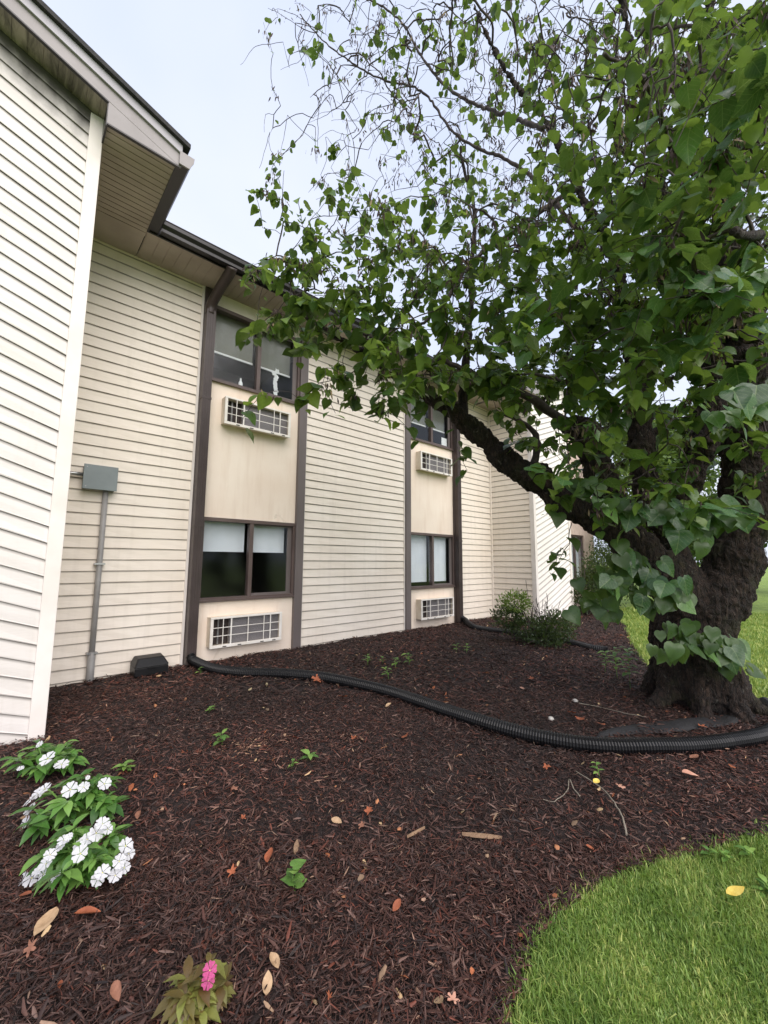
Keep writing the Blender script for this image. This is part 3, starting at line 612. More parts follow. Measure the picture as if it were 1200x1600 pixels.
# ================================================================== REDBUD TREE
tb = G(1088, 1098); TD = float((tb-CAM) @ FW)
tree = empty('redbud_tree', tb, 'large old tree with heart shaped leaves leaning over the mulch bed', 'tree')
def pd(px, py, dd, r): return np.array([*P(px, py, TD+dd), r*(.84 if py < 860 else .93)])
stems = [
 [pd(1088,1140,.02,.50), pd(1087,1100,.02,.43), pd(1085,1060,.02,.385), pd(1085,1000,.02,.35), pd(1088,950,0,.34), pd(1088,915,0,.25)],
 [pd(1075,940,0,.28), pd(1020,880,0,.215), pd(970,835,.02,.195), pd(925,803,.06,.185), pd(880,782,.1,.165), pd(835,748,.16,.150), pd(793,722,.22,.14), pd(760,690,.3,.125), pd(722,655,.36,.11), pd(680,625,.4,.085), pd(640,598,.36,.07), pd(590,565,.3,.052), pd(540,535,.15,.04), pd(490,505,0,.03), pd(450,470,-.1,.02)],
 [pd(1030,892,0,.2), pd(975,838,0,.17), pd(950,775,.05,.17), pd(930,720,.1,.15), pd(912,685,.12,.145), pd(900,662,.12,.14)],
 [pd(1068,910,.05,.20), pd(1044,848,.1,.125), pd(1020,795,.16,.13), pd(1008,745,.22,.145), pd(1002,690,.3,.145), pd(998,630,.34,.13), pd(992,560,.36,.115), pd(978,480,.3,.085), pd(955,390,.3,.062), pd(905,300,.4,.045), pd(860,200,.5,.034), pd(790,110,.7,.026), pd(740,10,.9,.018)],
 [pd(1072,910,0,.16), pd(1060,848,0,.10), pd(1066,795,0,.13), pd(1078,745,0,.14), pd(1100,690,0,.14), pd(1115,630,0,.125), pd(1120,570,-.05,.11), pd(1100,480,-.1,.075), pd(1080,380,0,.055), pd(1030,270,.1,.042), pd(1010,150,.2,.034), pd(975,20,.3,.026), pd(950,-90,.3,.02)],
 [pd(1108,950,0,.30), pd(1146,870,0,.245), pd(1164,800,.05,.24), pd(1166,720,.1,.235), pd(1160,650,.1,.235), pd(1157,580,.05,.225), pd(1162,510,0,.205), pd(1150,440,0,.17), pd(1140,360,.1,.12), pd(1120,260,.2,.085), pd(1130,140,.3,.06), pd(1110,0,.4,.042), pd(1120,-140,.4,.03)],
 [pd(898,668,.1,.06), pd(862,645,.05,.055), pd(820,618,0,.05), pd(775,598,-.05,.042), pd(730,580,-.1,.033), pd(690,562,-.15,.024)],
 [pd(830,745,.16,.06), pd(838,690,.3,.04), pd(815,660,.4,.03), pd(775,640,.5,.02)],
 [pd(1002,690,.3,.07), pd(1040,668,.4,.045), pd(1075,672,.6,.035), pd(1120,700,.9,.02)],
 [pd(905,290,.15,.035), pd(825,345,.2,.03), pd(748,398,.15,.025), pd(692,475,.15,.02), pd(640,515,.15,.015)],
 [pd(722,655,.36,.07), pd(728,560,.6,.05), pd(735,480,.8,.042), pd(740,400,.9,.034), pd(738,320,1.0,.026), pd(720,230,1.1,.018)],
 [pd(950,390,.2,.035), pd(890,345,.6,.03), pd(815,262,1.1,.026), pd(728,222,1.5,.021), pd(650,140,1.8,.017), pd(555,105,2.0,.013), pd(470,25,2.1,.008)],
 [pd(850,200,.2,.03), pd(775,175,.9,.025), pd(690,130,1.4,.02), pd(625,35,1.8,.015), pd(550,-20,2.,.01)],
 [pd(1140,360,-.1,.05), pd(1110,290,-.7,.03), pd(1050,235,-1.2,.022), pd(1015,140,-1.5,.016), pd(950,85,-1.7,.012)],
 [pd(1150,440,-.05,.08), pd(1170,400,-.8,.05), pd(1180,370,-1.4,.035), pd(1150,360,-1.8,.02)],
 [pd(1162,510,0,.08), pd(1230,420,0,.07), pd(1290,300,0,.05), pd(1320,150,0,.035)],
]
SP = [spline(s, .05) for s in stems]
mt = MB()
for si in range(6):
    s = SP[si]; pts = []; rr = []
    for i, q in enumerate(s):
        a = i*.35+si
        w = .10 if si == 0 else .07
        pts.append(q[:3] + np.array([math.sin(a), math.cos(a*1.3), 0])*q[3]*w); rr.append(q[3]*(1+.07*math.sin(i*.9+si)))
    mt.tube(pts, rr, 16)
# root flare and a swollen burr at the foot
for an in np.linspace(0, 2*math.pi, 9)[:-1]:
    d = np.array([math.cos(an+.3), math.sin(an+.3), 0]); L = random.uniform(.36, .50)
    rt_ = spline([tb+d*.14+[0, 0, .62], tb+d*.24+[0, 0, .32], tb+d*.34+[0, 0, .12], tb+d*L+[0, 0, .0], tb+d*(L+.16)+[0, 0, -.10]], .04)
    mt.tube(rt_, [.15-.085*k/(len(rt_)-1) for k in range(len(rt_))], 10)
for c_, r_ in (((1100, 960), .2), ((1030, 900), .17), ((904, 668), .15), ((1150, 560), .16), ((838, 738), .14)):
    p = P(*c_, TD-.12); mt.tube([p+np.array([0, 0, -.08]), p, p+np.array([0, 0, .08])], [r_*.6, r_, r_*.6], 12)
trunk = mt.build('trunk', M['bark'], tree, smooth=True)
rm = trunk.modifiers.new('remesh', 'REMESH'); rm.mode = 'VOXEL'; rm.voxel_size = .015; rm.use_smooth_shade = True
for nm, sc, stg in (('bark_lumps', .17, .07), ('bark_ridges', .05, .055), ('bark_flakes', .02, .022)):
    tx = bpy.data.textures.new(nm, 'CLOUDS'); tx.noise_scale = sc; tx.noise_depth = 3
    dm = trunk.modifiers.new(nm, 'DISPLACE'); dm.texture = tx; dm.strength = stg; dm.mid_level = .5; dm.texture_coords = 'LOCAL'
for si in range(6, len(SP)):
    s = SP[si]; MB().tube([q[:3]+rng.normal(0, .005, 3)+np.array([math.sin(i*.31+si), math.cos(i*.23+si), math.sin(i*.27)])*.013*min(1, i/12) for i, q in enumerate(s)], [max(q[3], .004)*(1+.1*math.sin(i)) for i, q in enumerate(s)], 8).build('branch', M['twig'] if s[0][3] < .052 else M['bark'], tree, smooth=True)

# skeleton that twigs grow from
NP = []; 
for si, s in enumerate(SP):
    if si == 0: continue
    for i, q in enumerate(s):
        if i > 8 or si > 5: NP.append(q[:3])
NP = [np.array(q) for q in NP]
node_pos = np.array(NP); parent_i = [-1]*len(NP); load = [0]*len(NP)
dens = {  # clusters of leaves per 100 px cell of the photograph, rows from the top; x from 400
 0:  [.4,.4,.8,1.5,1.7,2.6,6,9], 1: [0,.5,1.1,1.7,2,3.2,7,10], 2: [.3,.8,1.4,2.2,2.7,4.6,8,10], 3: [2,3.4,4,5,6,8,10,10], 4: [6,8,9,9,10,11,10,10],
 5:  [.8,3.5,7,9,11,11,9,7], 6: [0,0,.1,.5,4,7,8,7], 7: [0,0,0,0,1,5,6,4]}
bare = {0: [5,9,10,10,10,8,3,1], 1: [3,9,11,11,10,7,3,1], 2: [1,6,9,9,8,5,2,1], 3: [0,3,7,7,5,2,1,0], 4: [0,1,3,4,2,1,0,0]}
def depth_for(px, py):
    if px < 600 and py >= 300: return random.uniform(TD-.55, TD+.15)
    if py < 300:
        if px < 820: return random.uniform(TD+.3, TD+2.4)
        if px < 1000: return random.uniform(TD-1.6, TD+1.8)
        return random.uniform(TD-2.1, TD+1.2)
    if px < 820: return random.uniform(TD-.6, TD+(.9 if py < 480 else .5))
    if py > 540: return random.uniform(TD+.35, TD+2.2) if random.random() < .68 else random.uniform(TD-1., TD-.25)
    if px < 1000: return random.uniform(TD-1.2, TD+1.6)
    return random.uniform(TD-1.7, TD+1.4)
attr = []
for row, cells in dens.items():
    for ci, nC in enumerate(cells):
        k = int(nC*(3.6 if ci >= 5 and row < 5 else 3.0) + random.random())
        for _ in range(k):
            px, py = 400+ci*100+random.uniform(0, 100), row*100+random.uniform(0, 100)
            attr.append((P(px, py, depth_for(px, py)), random.choice((8, 10, 12, 13))))
for row in range(0, 8):                                   # the crown goes on above and right of the frame
    for _ in range(14): attr.append((P(random.uniform(1200, 1420), row*100+random.uniform(0, 100), random.uniform(TD-1.5, TD+1.5)), 11))
for _ in range(70): attr.append((P(random.uniform(650, 1400), random.uniform(-260, 0), random.uniform(TD-1.5, TD+1.8)), 11))
for row, cells in bare.items():
    for ci, nC in enumerate(cells):
        for _ in range(int(nC*3.4+random.random())):
            px, py = 400+ci*100+random.uniform(0, 100), row*100+random.uniform(0, 100); attr.append((P(px, py, depth_for(px, py)), random.choice((0, 0, 0, 0, 1, 2))))
# sprays that stand out in the photograph (pixel, depth offset from the trunk, leaves)
for px, py, dd, nl in ((410,412,-.35,6),(428,400,-.3,7),(470,340,-.3,5),(500,350,-.3,6),(540,330,-.2,5),(455,232,1.9,5),(545,270,1.2,5),(480,470,-.5,10),(450,500,-.5,11),(500,520,-.5,10),
                       (540,500,-.4,10),(600,600,-.4,9),(620,630,-.35,8),(598,640,-.3,5),
                       (425,612,-.5,6),(505,598,-.55,5),(870,640,-.5,6),(850,700,-.3,6),(875,860,-.3,5),(890,850,-.2,5),(865,745,-.55,9),(900,755,-.55,9),
                       (505,50,2.2,4),(440,35,2.3,3),(540,95,2.,4)):
    attr.append((P(px, py, TD+dd), nl))
foot = np.array(P(1060, 850, TD))
attr = [a for a in attr if not (a[0][1] > 4.75)]
attr.sort(key=lambda a: np.linalg.norm(node_pos-a[0], axis=1).min())
allpos = np.zeros((60000, 3)); allpos[:len(NP)] = node_pos; nn = len(NP)
paths = []; LV = []; PODS = []
def add_node(p, par):
    global nn
    allpos[nn] = p; parent_i.append(par); load.append(0); nn += 1; return nn-1
for tgt, nl in attr:
    d = np.linalg.norm(allpos[:nn]-tgt, axis=1) + .15*np.maximum(0, allpos[:nn, 2]-tgt[2])
    s = int(np.argmin(d)); a = allpos[s].copy(); L = np.linalg.norm(tgt-a)
    if L < .05: tgt = tgt + rng.normal(0, .1, 3); L = np.linalg.norm(tgt-a)
    nseg = max(3, int(L/.07)); side = rng.normal(0, 1, 3); side -= (tgt-a)*np.dot(side, tgt-a)/max(L*L, 1e-6); side /= max(np.linalg.norm(side), 1e-6)
    idx = [s]; cur = s; wob = rng.normal(0, .005, (nseg+1, 3)); arch = random.uniform(-.04, .18); sw = random.uniform(.04, .16)
    for i in range(1, nseg+1):
        t = i/nseg; p = a+(tgt-a)*t + side*math.sin(math.pi*t)*L*sw + np.array([0, 0, 1])*math.sin(math.pi*t)*L*arch + wob[i]
        cur = add_node(p, cur); idx.append(cur)
    # terminal shoot
    dirn = (tgt-a)/max(L, 1e-6); dirn = dirn*.6 + rng.normal(0, .6, 3); dirn[2] -= .22; dirn /= np.linalg.norm(dirn)
    TL = random.uniform(.22, .40); m_ = 7; p = tgt.copy()
    for i in range(m_):
        dirn = dirn + rng.normal(0, .09, 3); dirn[2] -= .09; dirn /= np.linalg.norm(dirn); p = p + dirn*TL/m_; cur = add_node(p, cur); idx.append(cur)
    paths.append(idx)
    k = cur; wgt = 1 if nl else .5
    while k != -1: load[k] += wgt; k = parent_i[k]
    if nl:
        for j in range(nl):
            u = (j+.5)/nl; q = allpos[idx[-1-int((1-u)*(m_+2))]] if True else p
            LV.append((q + rng.normal(0, .018, 3), dirn.copy(), (1 if j % 2 else -1)))
    if nl and random.random() < .5 or (not nl and random.random() < .32):
        q = allpos[idx[-random.randint(3, min(9, len(idx)-1))]]
        for j in range(random.randint(5, 13) + (random.randint(4, 14) if q @ r0 > 1.4 else 0)): PODS.append(q + rng.normal(0, .035, 3)*np.array([1, 1, .5]))
def tubes_np(paths, rad_of, sides=4):
    V = []; F = []; b = 0; ang = np.arange(sides)*2*math.pi/sides
    for idx in paths:
        pts = allpos[idx]; n = len(pts); t = np.gradient(pts, axis=0); t /= np.maximum(np.linalg.norm(t, axis=1, keepdims=True), 1e-9)
        ref = np.array([0, 0, 1.]) if abs(t[0, 2]) < .9 else np.array([1., 0, 0]); A = np.cross(t, ref); A /= np.maximum(np.linalg.norm(A, axis=1, keepdims=True), 1e-6); B = np.cross(t, A)
        r = rad_of(idx)
        V.append((pts[:, None] + (A[:, None]*np.cos(ang)[None, :, None] + B[:, None]*np.sin(ang)[None, :, None])*r[:, None, None]).reshape(-1, 3))
        i = np.arange(n-1)[:, None]*sides; k = np.arange(sides)[None]; k2 = (k+1) % sides
        F.append((np.stack([i+k, i+k2, i+sides+k2, i+sides+k], -1)+b).reshape(-1, 4)); b += n*sides
    return np.concatenate(V), np.concatenate(F)
ld_ = np.array(load, float)
def rad_of(idx):
    r = .0030*np.maximum(ld_[idx], 1)**.45; r[0] = r[1] if len(r) > 1 else r[0]
    tp = np.ones(len(idx)); tp[-7:] = np.linspace(1, .55, 7); return np.clip(r*tp, .0020, .022)
V, F = tubes_np(paths, rad_of); o = np_mesh('twigs', V, F, M['twig'], tree, smooth=True); tag(o, kind='stuff')

# heart shaped leaves
def leaf_template(curl=.0, fold=.18):
    mid = [(0, 0), (.12, 0), (.36, 0), (.60, 0), (.80, 0), (1.0, 0)]; side = [(-.11, .15), (-.06, .35), (.12, .49), (.34, .50), (.58, .36), (.80, .17)]
    def z(x, y): return fold*abs(y) - curl*(x-.2)**2 - .12*y*y + .03*math.sin(x*7+y*5)
    V = [(x, 0, z(x, 0)) for x, _ in mid]; V += [(x, y, z(x, y)) for x, y in side]; V += [(x, -y, z(x, -y)) for x, y in side]
    F = []
    for o_, fl in ((6, False), (12, True)):
        fs = [(0, o_, o_+1), (0, o_+1, 1), (1, o_+1, o_+2), (1, o_+2, 2), (2, o_+2, o_+3), (2, o_+3, 3), (3, o_+3, o_+4), (3, o_+4, 4), (4, o_+4, o_+5), (4, o_+5, 5)]
        F += [f[::-1] if not fl else f for f in fs]
    return np.array(V), np.array(F)
TPL = [leaf_template(.25, .16), leaf_template(.45, .30), leaf_template(.1, .06), leaf_template(.6, .14)]
def leaf_rot(dirn, sgn, droop=.75):
    h = rng.normal(0, 1, 3); h[2] = 0; h += np.array([dirn[0], dirn[1], 0])*.6 + np.cross(dirn, [0, 0, 1])*sgn*.9; h /= max(np.linalg.norm(h), 1e-6)
    tip = h - np.array([0, 0, 1])*abs(random.gauss(droop, .5)); nrm = np.array([0, 0, 1.])*1.0 + h*.55 + rng.normal(0, .35, 3)
    return np.array(frame_from(tip, nrm))
leaves = []
for q, dn, sg in LV:
    R = leaf_rot(dn, sg); s = (.042+.075*random.random()**1.3)*(.9 if q[2] > 3.7 else 1.3); leaves.append((q + R[:, 0]*.03, R, s, random.random()**1.2))
# big leaves on the shoots that sprout in front of the trunk
def spray(px, py, dd, n, spread, size):
    for _ in range(int(n*1.5)):
        p = P(px+random.gauss(0, spread), py+random.gauss(0, spread*.6), TD+dd+random.gauss(0, .08))
        tip = np.array([0, 0, -1.])*random.uniform(.5, 1.1) + RT*random.gauss(0, .55) - FW*random.uniform(.1, .6)
        nrm = -FW*random.uniform(.3, 1.) + u0*random.uniform(.35, 1.1) + RT*random.gauss(0, .4)
        leaves.append((p, np.array(frame_from(tip, nrm)), size*random.uniform(.6, 1.05), random.uniform(.1, .6)))
for a in ((985,885,-.62,16,28,.165),(945,905,-.55,10,22,.16),(1040,925,-.66,12,22,.155),(1000,930,-.6,9,22,.15),(930,950,-.5,8,20,.14),(1070,985,-.66,9,18,.135),(1045,1010,-.66,7,14,.14),
          (1090,1000,-.6,9,18,.15),(1130,1000,-.5,9,16,.17),(1145,1030,-.45,6,14,.17),(960,790,-.7,6,18,.16),(1000,795,-.75,7,18,.17),(1045,805,-.75,7,18,.18),(1090,815,-.7,8,18,.19),(1130,800,-.7,8,18,.19),
          (1150,440,-1.75,5,22,.19),(1090,420,-1.5,5,25,.17),(1165,610,-1.7,5,20,.19),(1120,640,-1.5,4,15,.17),(880,745,-.6,6,18,.12),(920,760,-.6,6,18,.13)): spray(*a)
# leaf objects for the 300 that show largest, the rest one part
sc_ = []
for i, (p, R, s, tnt) in enumerate(leaves):
    x, y, w = project(p); sc_.append(s/w if (w > .2 and -10 < x < 1210 and -10 < y < 1200) else 0)
order = np.argsort(-np.array(sc_)); big = set(order[:290].tolist())
lm = []
for (V, F) in TPL:
    me = bpy.data.meshes.new('leaf'); me.from_pydata(V.tolist(), [], F.tolist()); me.materials.append(M['leaf_obj']); me.polygons.foreach_set('use_smooth', [True]*len(me.polygons)); lm.append(me)
Vs = []; Fs = []; Ts = []; b = 0
for i, (p, R, s, tnt) in enumerate(leaves):
    if i in big: place('leaf', lm[(0, 2, 0, 3, 2)[i % 5]], tree, p, Matrix(R.tolist()), s)
    else:
        V, F = TPL[i % 4]; Vs.append(V@R.T*s+p); Fs.append(F+b); b += len(V); Ts.append(np.full((len(V), 3), tnt))
o = np_mesh('foliage', np.concatenate(Vs), np.concatenate(Fs), M['leaf'], tree, np.concatenate(Ts), True); tag(o, kind='stuff')
# seed pods
pv = np.array([(0, 0, 0), (.25, .09, .03), (.25, -.09, -.03), (.6, .10, -.02), (.6, -.10, .02), (1, 0, 0)]); pf = np.array([(0, 1, 2), (1, 3, 4), (1, 4, 2), (3, 5, 4)])
Vs = []; Fs = []; Ts = []; b = 0
for p in PODS:
    R = np.array(frame_from(np.array([random.gauss(0, .35), random.gauss(0, .35), -1]), rng.normal(0, 1, 3))); s = random.uniform(.05, .085)
    Vs.append(pv@R.T*s+p); Fs.append(pf+b); b += 6; g_ = random.uniform(.6, 1.4); c_ = np.array(S(78, 62, 58)[:3])*g_ if random.random() < .85 else np.array(S(140, 124, 92)[:3]); Ts.append(np.tile(c_, (6, 1)))
o = np_mesh('seed_pods', np.concatenate(Vs), np.concatenate(Fs), M['pod'], tree, np.concatenate(Ts)); tag(o, kind='stuff')

# ================================================================== SHRUBS
def small_leaf_cloud(centres, n, size, shell=.55):
    tv = np.array([(0, 0, 0), (.5, .24, .05), (1, 0, 0), (.5, -.24, .05)]); Vs = []; Fs = []; Ts = []; b = 0
    for _ in range(n):
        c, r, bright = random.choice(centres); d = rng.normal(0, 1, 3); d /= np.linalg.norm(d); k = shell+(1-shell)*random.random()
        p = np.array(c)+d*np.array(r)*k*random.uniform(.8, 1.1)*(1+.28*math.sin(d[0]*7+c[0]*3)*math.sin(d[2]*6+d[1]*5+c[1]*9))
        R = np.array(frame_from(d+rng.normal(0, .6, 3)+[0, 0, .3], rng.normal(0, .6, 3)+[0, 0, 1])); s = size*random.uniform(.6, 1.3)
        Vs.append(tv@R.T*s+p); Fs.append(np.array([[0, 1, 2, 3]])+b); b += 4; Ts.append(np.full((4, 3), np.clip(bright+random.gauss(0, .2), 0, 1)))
    return np.concatenate(Vs), np.concatenate(Fs), np.concatenate(Ts)
def shrub(name, base, blobs, n, size, label, stems_n=12, twig_extra=()):
    r = empty(name, base, label, 'shrub'); cs = [((base[0]+a, base[1]+b_, base[2]+c), rr, br) for a, b_, c, rr, br in blobs]
    V, F, T = small_leaf_cloud(cs, n, size); o = np_mesh('foliage', V, F, M['leaf_shrub'], r, T); tag(o, kind='stuff')
    m = MB()
    for k in range(stems_n):
        c, rr, _ = cs[k % len(cs)]; e = np.array(c)+rng.normal(0, .6, 3)*np.array(rr); s0 = np.array(base)+[random.gauss(0, .06), random.gauss(0, .06), -.02]
        m.tube(spline([s0, (s0+e)/2+rng.normal(0, .05, 3), e], .06), .007, 5)
    for e in twig_extra:
        s0 = np.array(base)+[random.gauss(0, .08), random.gauss(0, .08), 0]; m.tube(spline([s0, (s0+e)/2+rng.normal(0, .06, 3), np.array(e)], .05), .004, 4)
    m.build('stems', M['twig'], r); return r
sb = G(845, 1006); rx = np.array([RT[0], RT[1], 0]); k_ = (sb-CAM)@FW/FPX
def off(dx, dz, dd=0): v = rx*dx*k_; return (v[0]+FW[0]*dd, v[1]+FW[1]*dd, dz*k_)
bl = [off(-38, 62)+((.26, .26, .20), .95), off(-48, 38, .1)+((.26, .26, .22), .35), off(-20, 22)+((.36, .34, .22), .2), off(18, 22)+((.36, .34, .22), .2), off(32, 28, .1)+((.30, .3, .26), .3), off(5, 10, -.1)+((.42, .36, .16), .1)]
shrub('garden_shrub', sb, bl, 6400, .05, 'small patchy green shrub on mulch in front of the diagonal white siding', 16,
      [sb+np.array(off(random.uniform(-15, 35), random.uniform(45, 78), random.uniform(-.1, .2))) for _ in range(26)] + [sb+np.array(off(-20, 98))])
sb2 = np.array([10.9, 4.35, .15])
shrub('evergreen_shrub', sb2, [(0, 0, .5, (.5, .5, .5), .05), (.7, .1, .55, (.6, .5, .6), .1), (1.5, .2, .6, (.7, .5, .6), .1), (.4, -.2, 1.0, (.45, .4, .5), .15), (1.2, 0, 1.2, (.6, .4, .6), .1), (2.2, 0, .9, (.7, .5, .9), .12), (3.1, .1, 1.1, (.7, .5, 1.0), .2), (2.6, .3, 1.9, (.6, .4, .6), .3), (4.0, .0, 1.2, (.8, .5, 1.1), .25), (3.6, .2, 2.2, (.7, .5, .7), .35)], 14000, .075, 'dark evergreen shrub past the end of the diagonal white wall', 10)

# sprouts growing from the tree's foot
def heart_mesh(mat):
    V, F = leaf_template(.2, .15); me = bpy.data.meshes.new('leaf'); me.from_pydata(V.tolist(), [], F.tolist()); me.materials.append(mat); return me
def lance_mesh(mat, w=.36, droop=.5):
    V = []; F = []; st = [(0, .04), (.2, .7), (.45, 1.), (.7, .75), (1, 0)]
    for x, ww in st:
        zc = .22*x-droop*x*x; V += [(x, ww*w/2, zc+.05*ww), (x, 0, zc), (x, -ww*w/2, zc+.05*ww)]
    for i in range(len(st)-1):
        a = i*3; F += [(a, a+1, a+4, a+3), (a+1, a+2, a+5, a+4)]
    me = bpy.data.meshes.new('leaf'); me.from_pydata(V, [], F); me.materials.append(mat); me.polygons.foreach_set('use_smooth', [True]*len(me.polygons)); return me
LM_W = [lance_mesh(M['leaf_weed'], .45, .3), lance_mesh(M['leaf_weed'], .6, .5)]; LM_WH = heart_mesh(M['leaf_weed'])
def seedling(px, py, hgt, n, size, label, kind='lance', name='seedling'):
    b_ = G(px, py); r = empty(name, b_, label, 'seedling', 'seedlings in the mulch bed')
    top = b_+np.array([random.gauss(0, .02), random.gauss(0, .02), hgt]); MB().tube([b_-[0, 0, .01], (b_+top)/2+rng.normal(0, .006, 3), top], [.003, .0025, .0015], 5).build('stem', M['leaf_weed'], r)
    for k in range(n):
        u = .35+.65*k/max(n-1, 1); p = b_*(1-u)+top*u; a = k*2.4+random.random(); d = (math.cos(a), math.sin(a), random.uniform(.0, .5))
        place('leaf', LM_WH if kind == 'heart' else LM_W[k % 2], r, p, frame_from(d, (0, 0, 1)), size*1.25*random.uniform(.75, 1.2))
    return r
for a in ((345,1168,.10,10,.055,'seedling with grey green leaves beside the pale tan patch of mulch'),(480,1190,.05,5,.06,'bright green seedling alone in the middle of the mulch bed'),(456,1203,.05,5,.038,'tiny pale seedling just left of the bright green one'),
          (325,1116,.06,6,.045,'small seedling below the downspout end of the ribbed pipe'),(200,1208,.07,14,.05,'low spreading weed right of the white flowers'),(313,1056,.09,6,.05,'yellow green seedling next to the downspout foot'),
          (575,1040,.12,9,.06,'leftmost weed of the row above the ribbed pipe'),(598,1038,.09,5,.045,'smallest weed of the row above the ribbed pipe'),(619,1045,.12,8,.06,'third weed from the left above the ribbed pipe'),(640,1042,.14,10,.065,'rightmost and tallest weed above the ribbed pipe'),(608,1062,.12,9,.06,'weed closest to the ribbed pipe below the others'),
          (713,1020,.12,6,.06,'small weed on mulch in front of the farther window bay'),(729,1022,.12,6,.06,'small weed between the farther bay and the green shrub'),
          (938,1220,.10,7,.035,'upright lime green seedling near the fallen twig')): seedling(*a)
seedling(463, 1400, .11, 6, .055, 'seedling with heart shaped leaves in the foreground mulch', 'heart')
for px, py, h_, n_, lab in ((985,1078,.42,20,'wispy green sprout left of the trunk foot'),(965,1062,.34,14,'low sprout at the edge of mulch left of the trunk'),(945,1052,.25,12,'yellowish sprout by the buried pipe end')): seedling(px, py, h_, n_, .075, lab)

# ================================================================== BEDDING PLANTS
LM_F = [lance_mesh(M['leaf_flower'], .40, .45), lance_mesh(M['leaf_flower'], .46, .6)]; LM_S = [lance_mesh(M['leaf_sick'], .42, .4), lance_mesh(M['leaf_sick'], .5, .7)]
def flower_mesh(mat, cup=.16):
    V = []; F = []
    for k in range(5):
        a = 2*math.pi*k/5; R = Matrix.Rotation(a, 3, 'Z'); n = len(V)
        for x, y, z in ((.03, 0, 0), (.25, .16, .03), (.46, .28, .03), (.56, .17, .0), (.50, 0, .02), (.56, -.17, .0), (.46, -.28, .03), (.25, -.16, .03)): V.append(tuple(R @ Vector((x, y, z+cup*x*x+.02*k+.05*math.sin(x*9+k*2)*abs(y)*3+random.gauss(0, .014)))))
        F += [(n, n+1, n+4), (n+1, n+2, n+3, n+4), (n, n+4, n+7), (n+4, n+5, n+6, n+7)]
    n = len(V); V += [(.05*math.cos(q), .05*math.sin(q), .03) for q in np.arange(6)*math.pi/3]; F.append(tuple(range(n, n+6)))
    me = bpy.data.meshes.new('flower'); me.from_pydata(V, [], F); me.materials.append(mat); me.materials.append(M['petal_eye']); me.polygons[-1].material_index = 1; return me
FM = [flower_mesh(M['petal']), flower_mesh(M['petal'], .3)]; FP = flower_mesh(M['petal_pink'])
def bedding(px, py, wpx, hpx, nleaf, flowers, label, lms=LM_F, fms=FM, lsize=.105, fsize=.105, leaves_in=True):
    b_ = G(px, py); d_ = float((b_-CAM)@FW); k = d_/FPX; r = empty('bedding_plant', b_, label, 'flowering plant')
    rx_, rz_ = wpx/2*k, hpx*k
    stem = MB()
    for j in range(14):
        a = random.random()*6.28; u = random.random()**.5; e = b_+np.array([math.cos(a)*rx_*u*.8, math.sin(a)*rx_*u*.8, rz_*(1-.5*u*u)])
        stem.tube([b_, (b_+e)/2+[0, 0, .02], e], .004, 5)
        nl = nleaf//14
        for q in range(nl):
            aa = q*2.4+j; up = random.uniform(-.35, .5); t_ = random.uniform(.45, 1.05); p = b_*(1-t_)+e*t_
            place('leaf', random.choice(lms), r, p, frame_from((math.cos(aa)+math.cos(a)*.5, math.sin(aa)+math.sin(a)*.5, up), (random.gauss(0, .2), random.gauss(0, .2), 1)), lsize*random.uniform(.65, 1.15))
    stem.build('stems', lms[0].materials[0], r)
    for fx, fy, fs in flowers:                              # blooms where the photograph shows them, on the mound's surface
        dxp = (fx-px)*k; u = min(1, abs(dxp)/rx_); dd = -rx_*.75*math.sqrt(max(0, 1-u*u))*(1 if fy > py-hpx*.75 else .25)
        p = P(fx, fy, d_+dd*.8); p[2] = max(p[2], float(ground(p[0], p[1]))+.03)
        nrm = u0*random.uniform(.5, 1.) - FW*random.uniform(.2, .8) + RT*(.6*dxp/rx_+random.gauss(0, .28))
        place('flower', random.choice(fms) if isinstance(fms, list) else fms, r, p, frame_from(np.cross(nrm, rng.normal(0, 1, 3)), nrm), fsize*fs*random.uniform(.72, .95))
    return r
bedding(70, 1212, 108, 50, 168, [(75,1186,1.),(96,1195,.95),(62,1163,.6),(32,1201,.5)], 'white flowered plant nearest the siding corner with few blooms', lsize=.10, fsize=.08)
bedding(117, 1288, 158, 62, 238, [(60,1240,1.),(46,1252,.9),(48,1265,.9),(58,1276,1.),(40,1290,1.),(110,1234,1.),(131,1230,.9),(163,1225,.8),(137,1215,.3),(70,1233,.8)], 'middle white flowered plant of the three', fsize=.074, lsize=.095)
bedding(122, 1388, 150, 86, 252, [(160,1288,1.1),(150,1302,1.1),(168,1296,.9),(127,1322,1.),(126,1334,1.1),(136,1312,.9),(100,1313,.9),(108,1308,.7),(95,1322,.8),(78,1336,1.),(72,1350,1.1),(62,1360,1.1),(68,1366,1.),(50,1372,1.1),(46,1384,1.1),(36,1390,1.),(88,1372,1.),(196,1322,1.1),(201,1334,1.),(186,1346,1.),(194,1356,1.),(180,1368,1.1),(160,1364,1.),(152,1374,1.)],
        'largest white flowered plant with the most blooms', fsize=.055, lsize=.085)
bedding(312, 1590, 92, 66, 182, [(328,1516,1.1),(326,1532,1.)], 'bronze leaved small plant with one pink bloom', LM_S, FP, .066, .042)

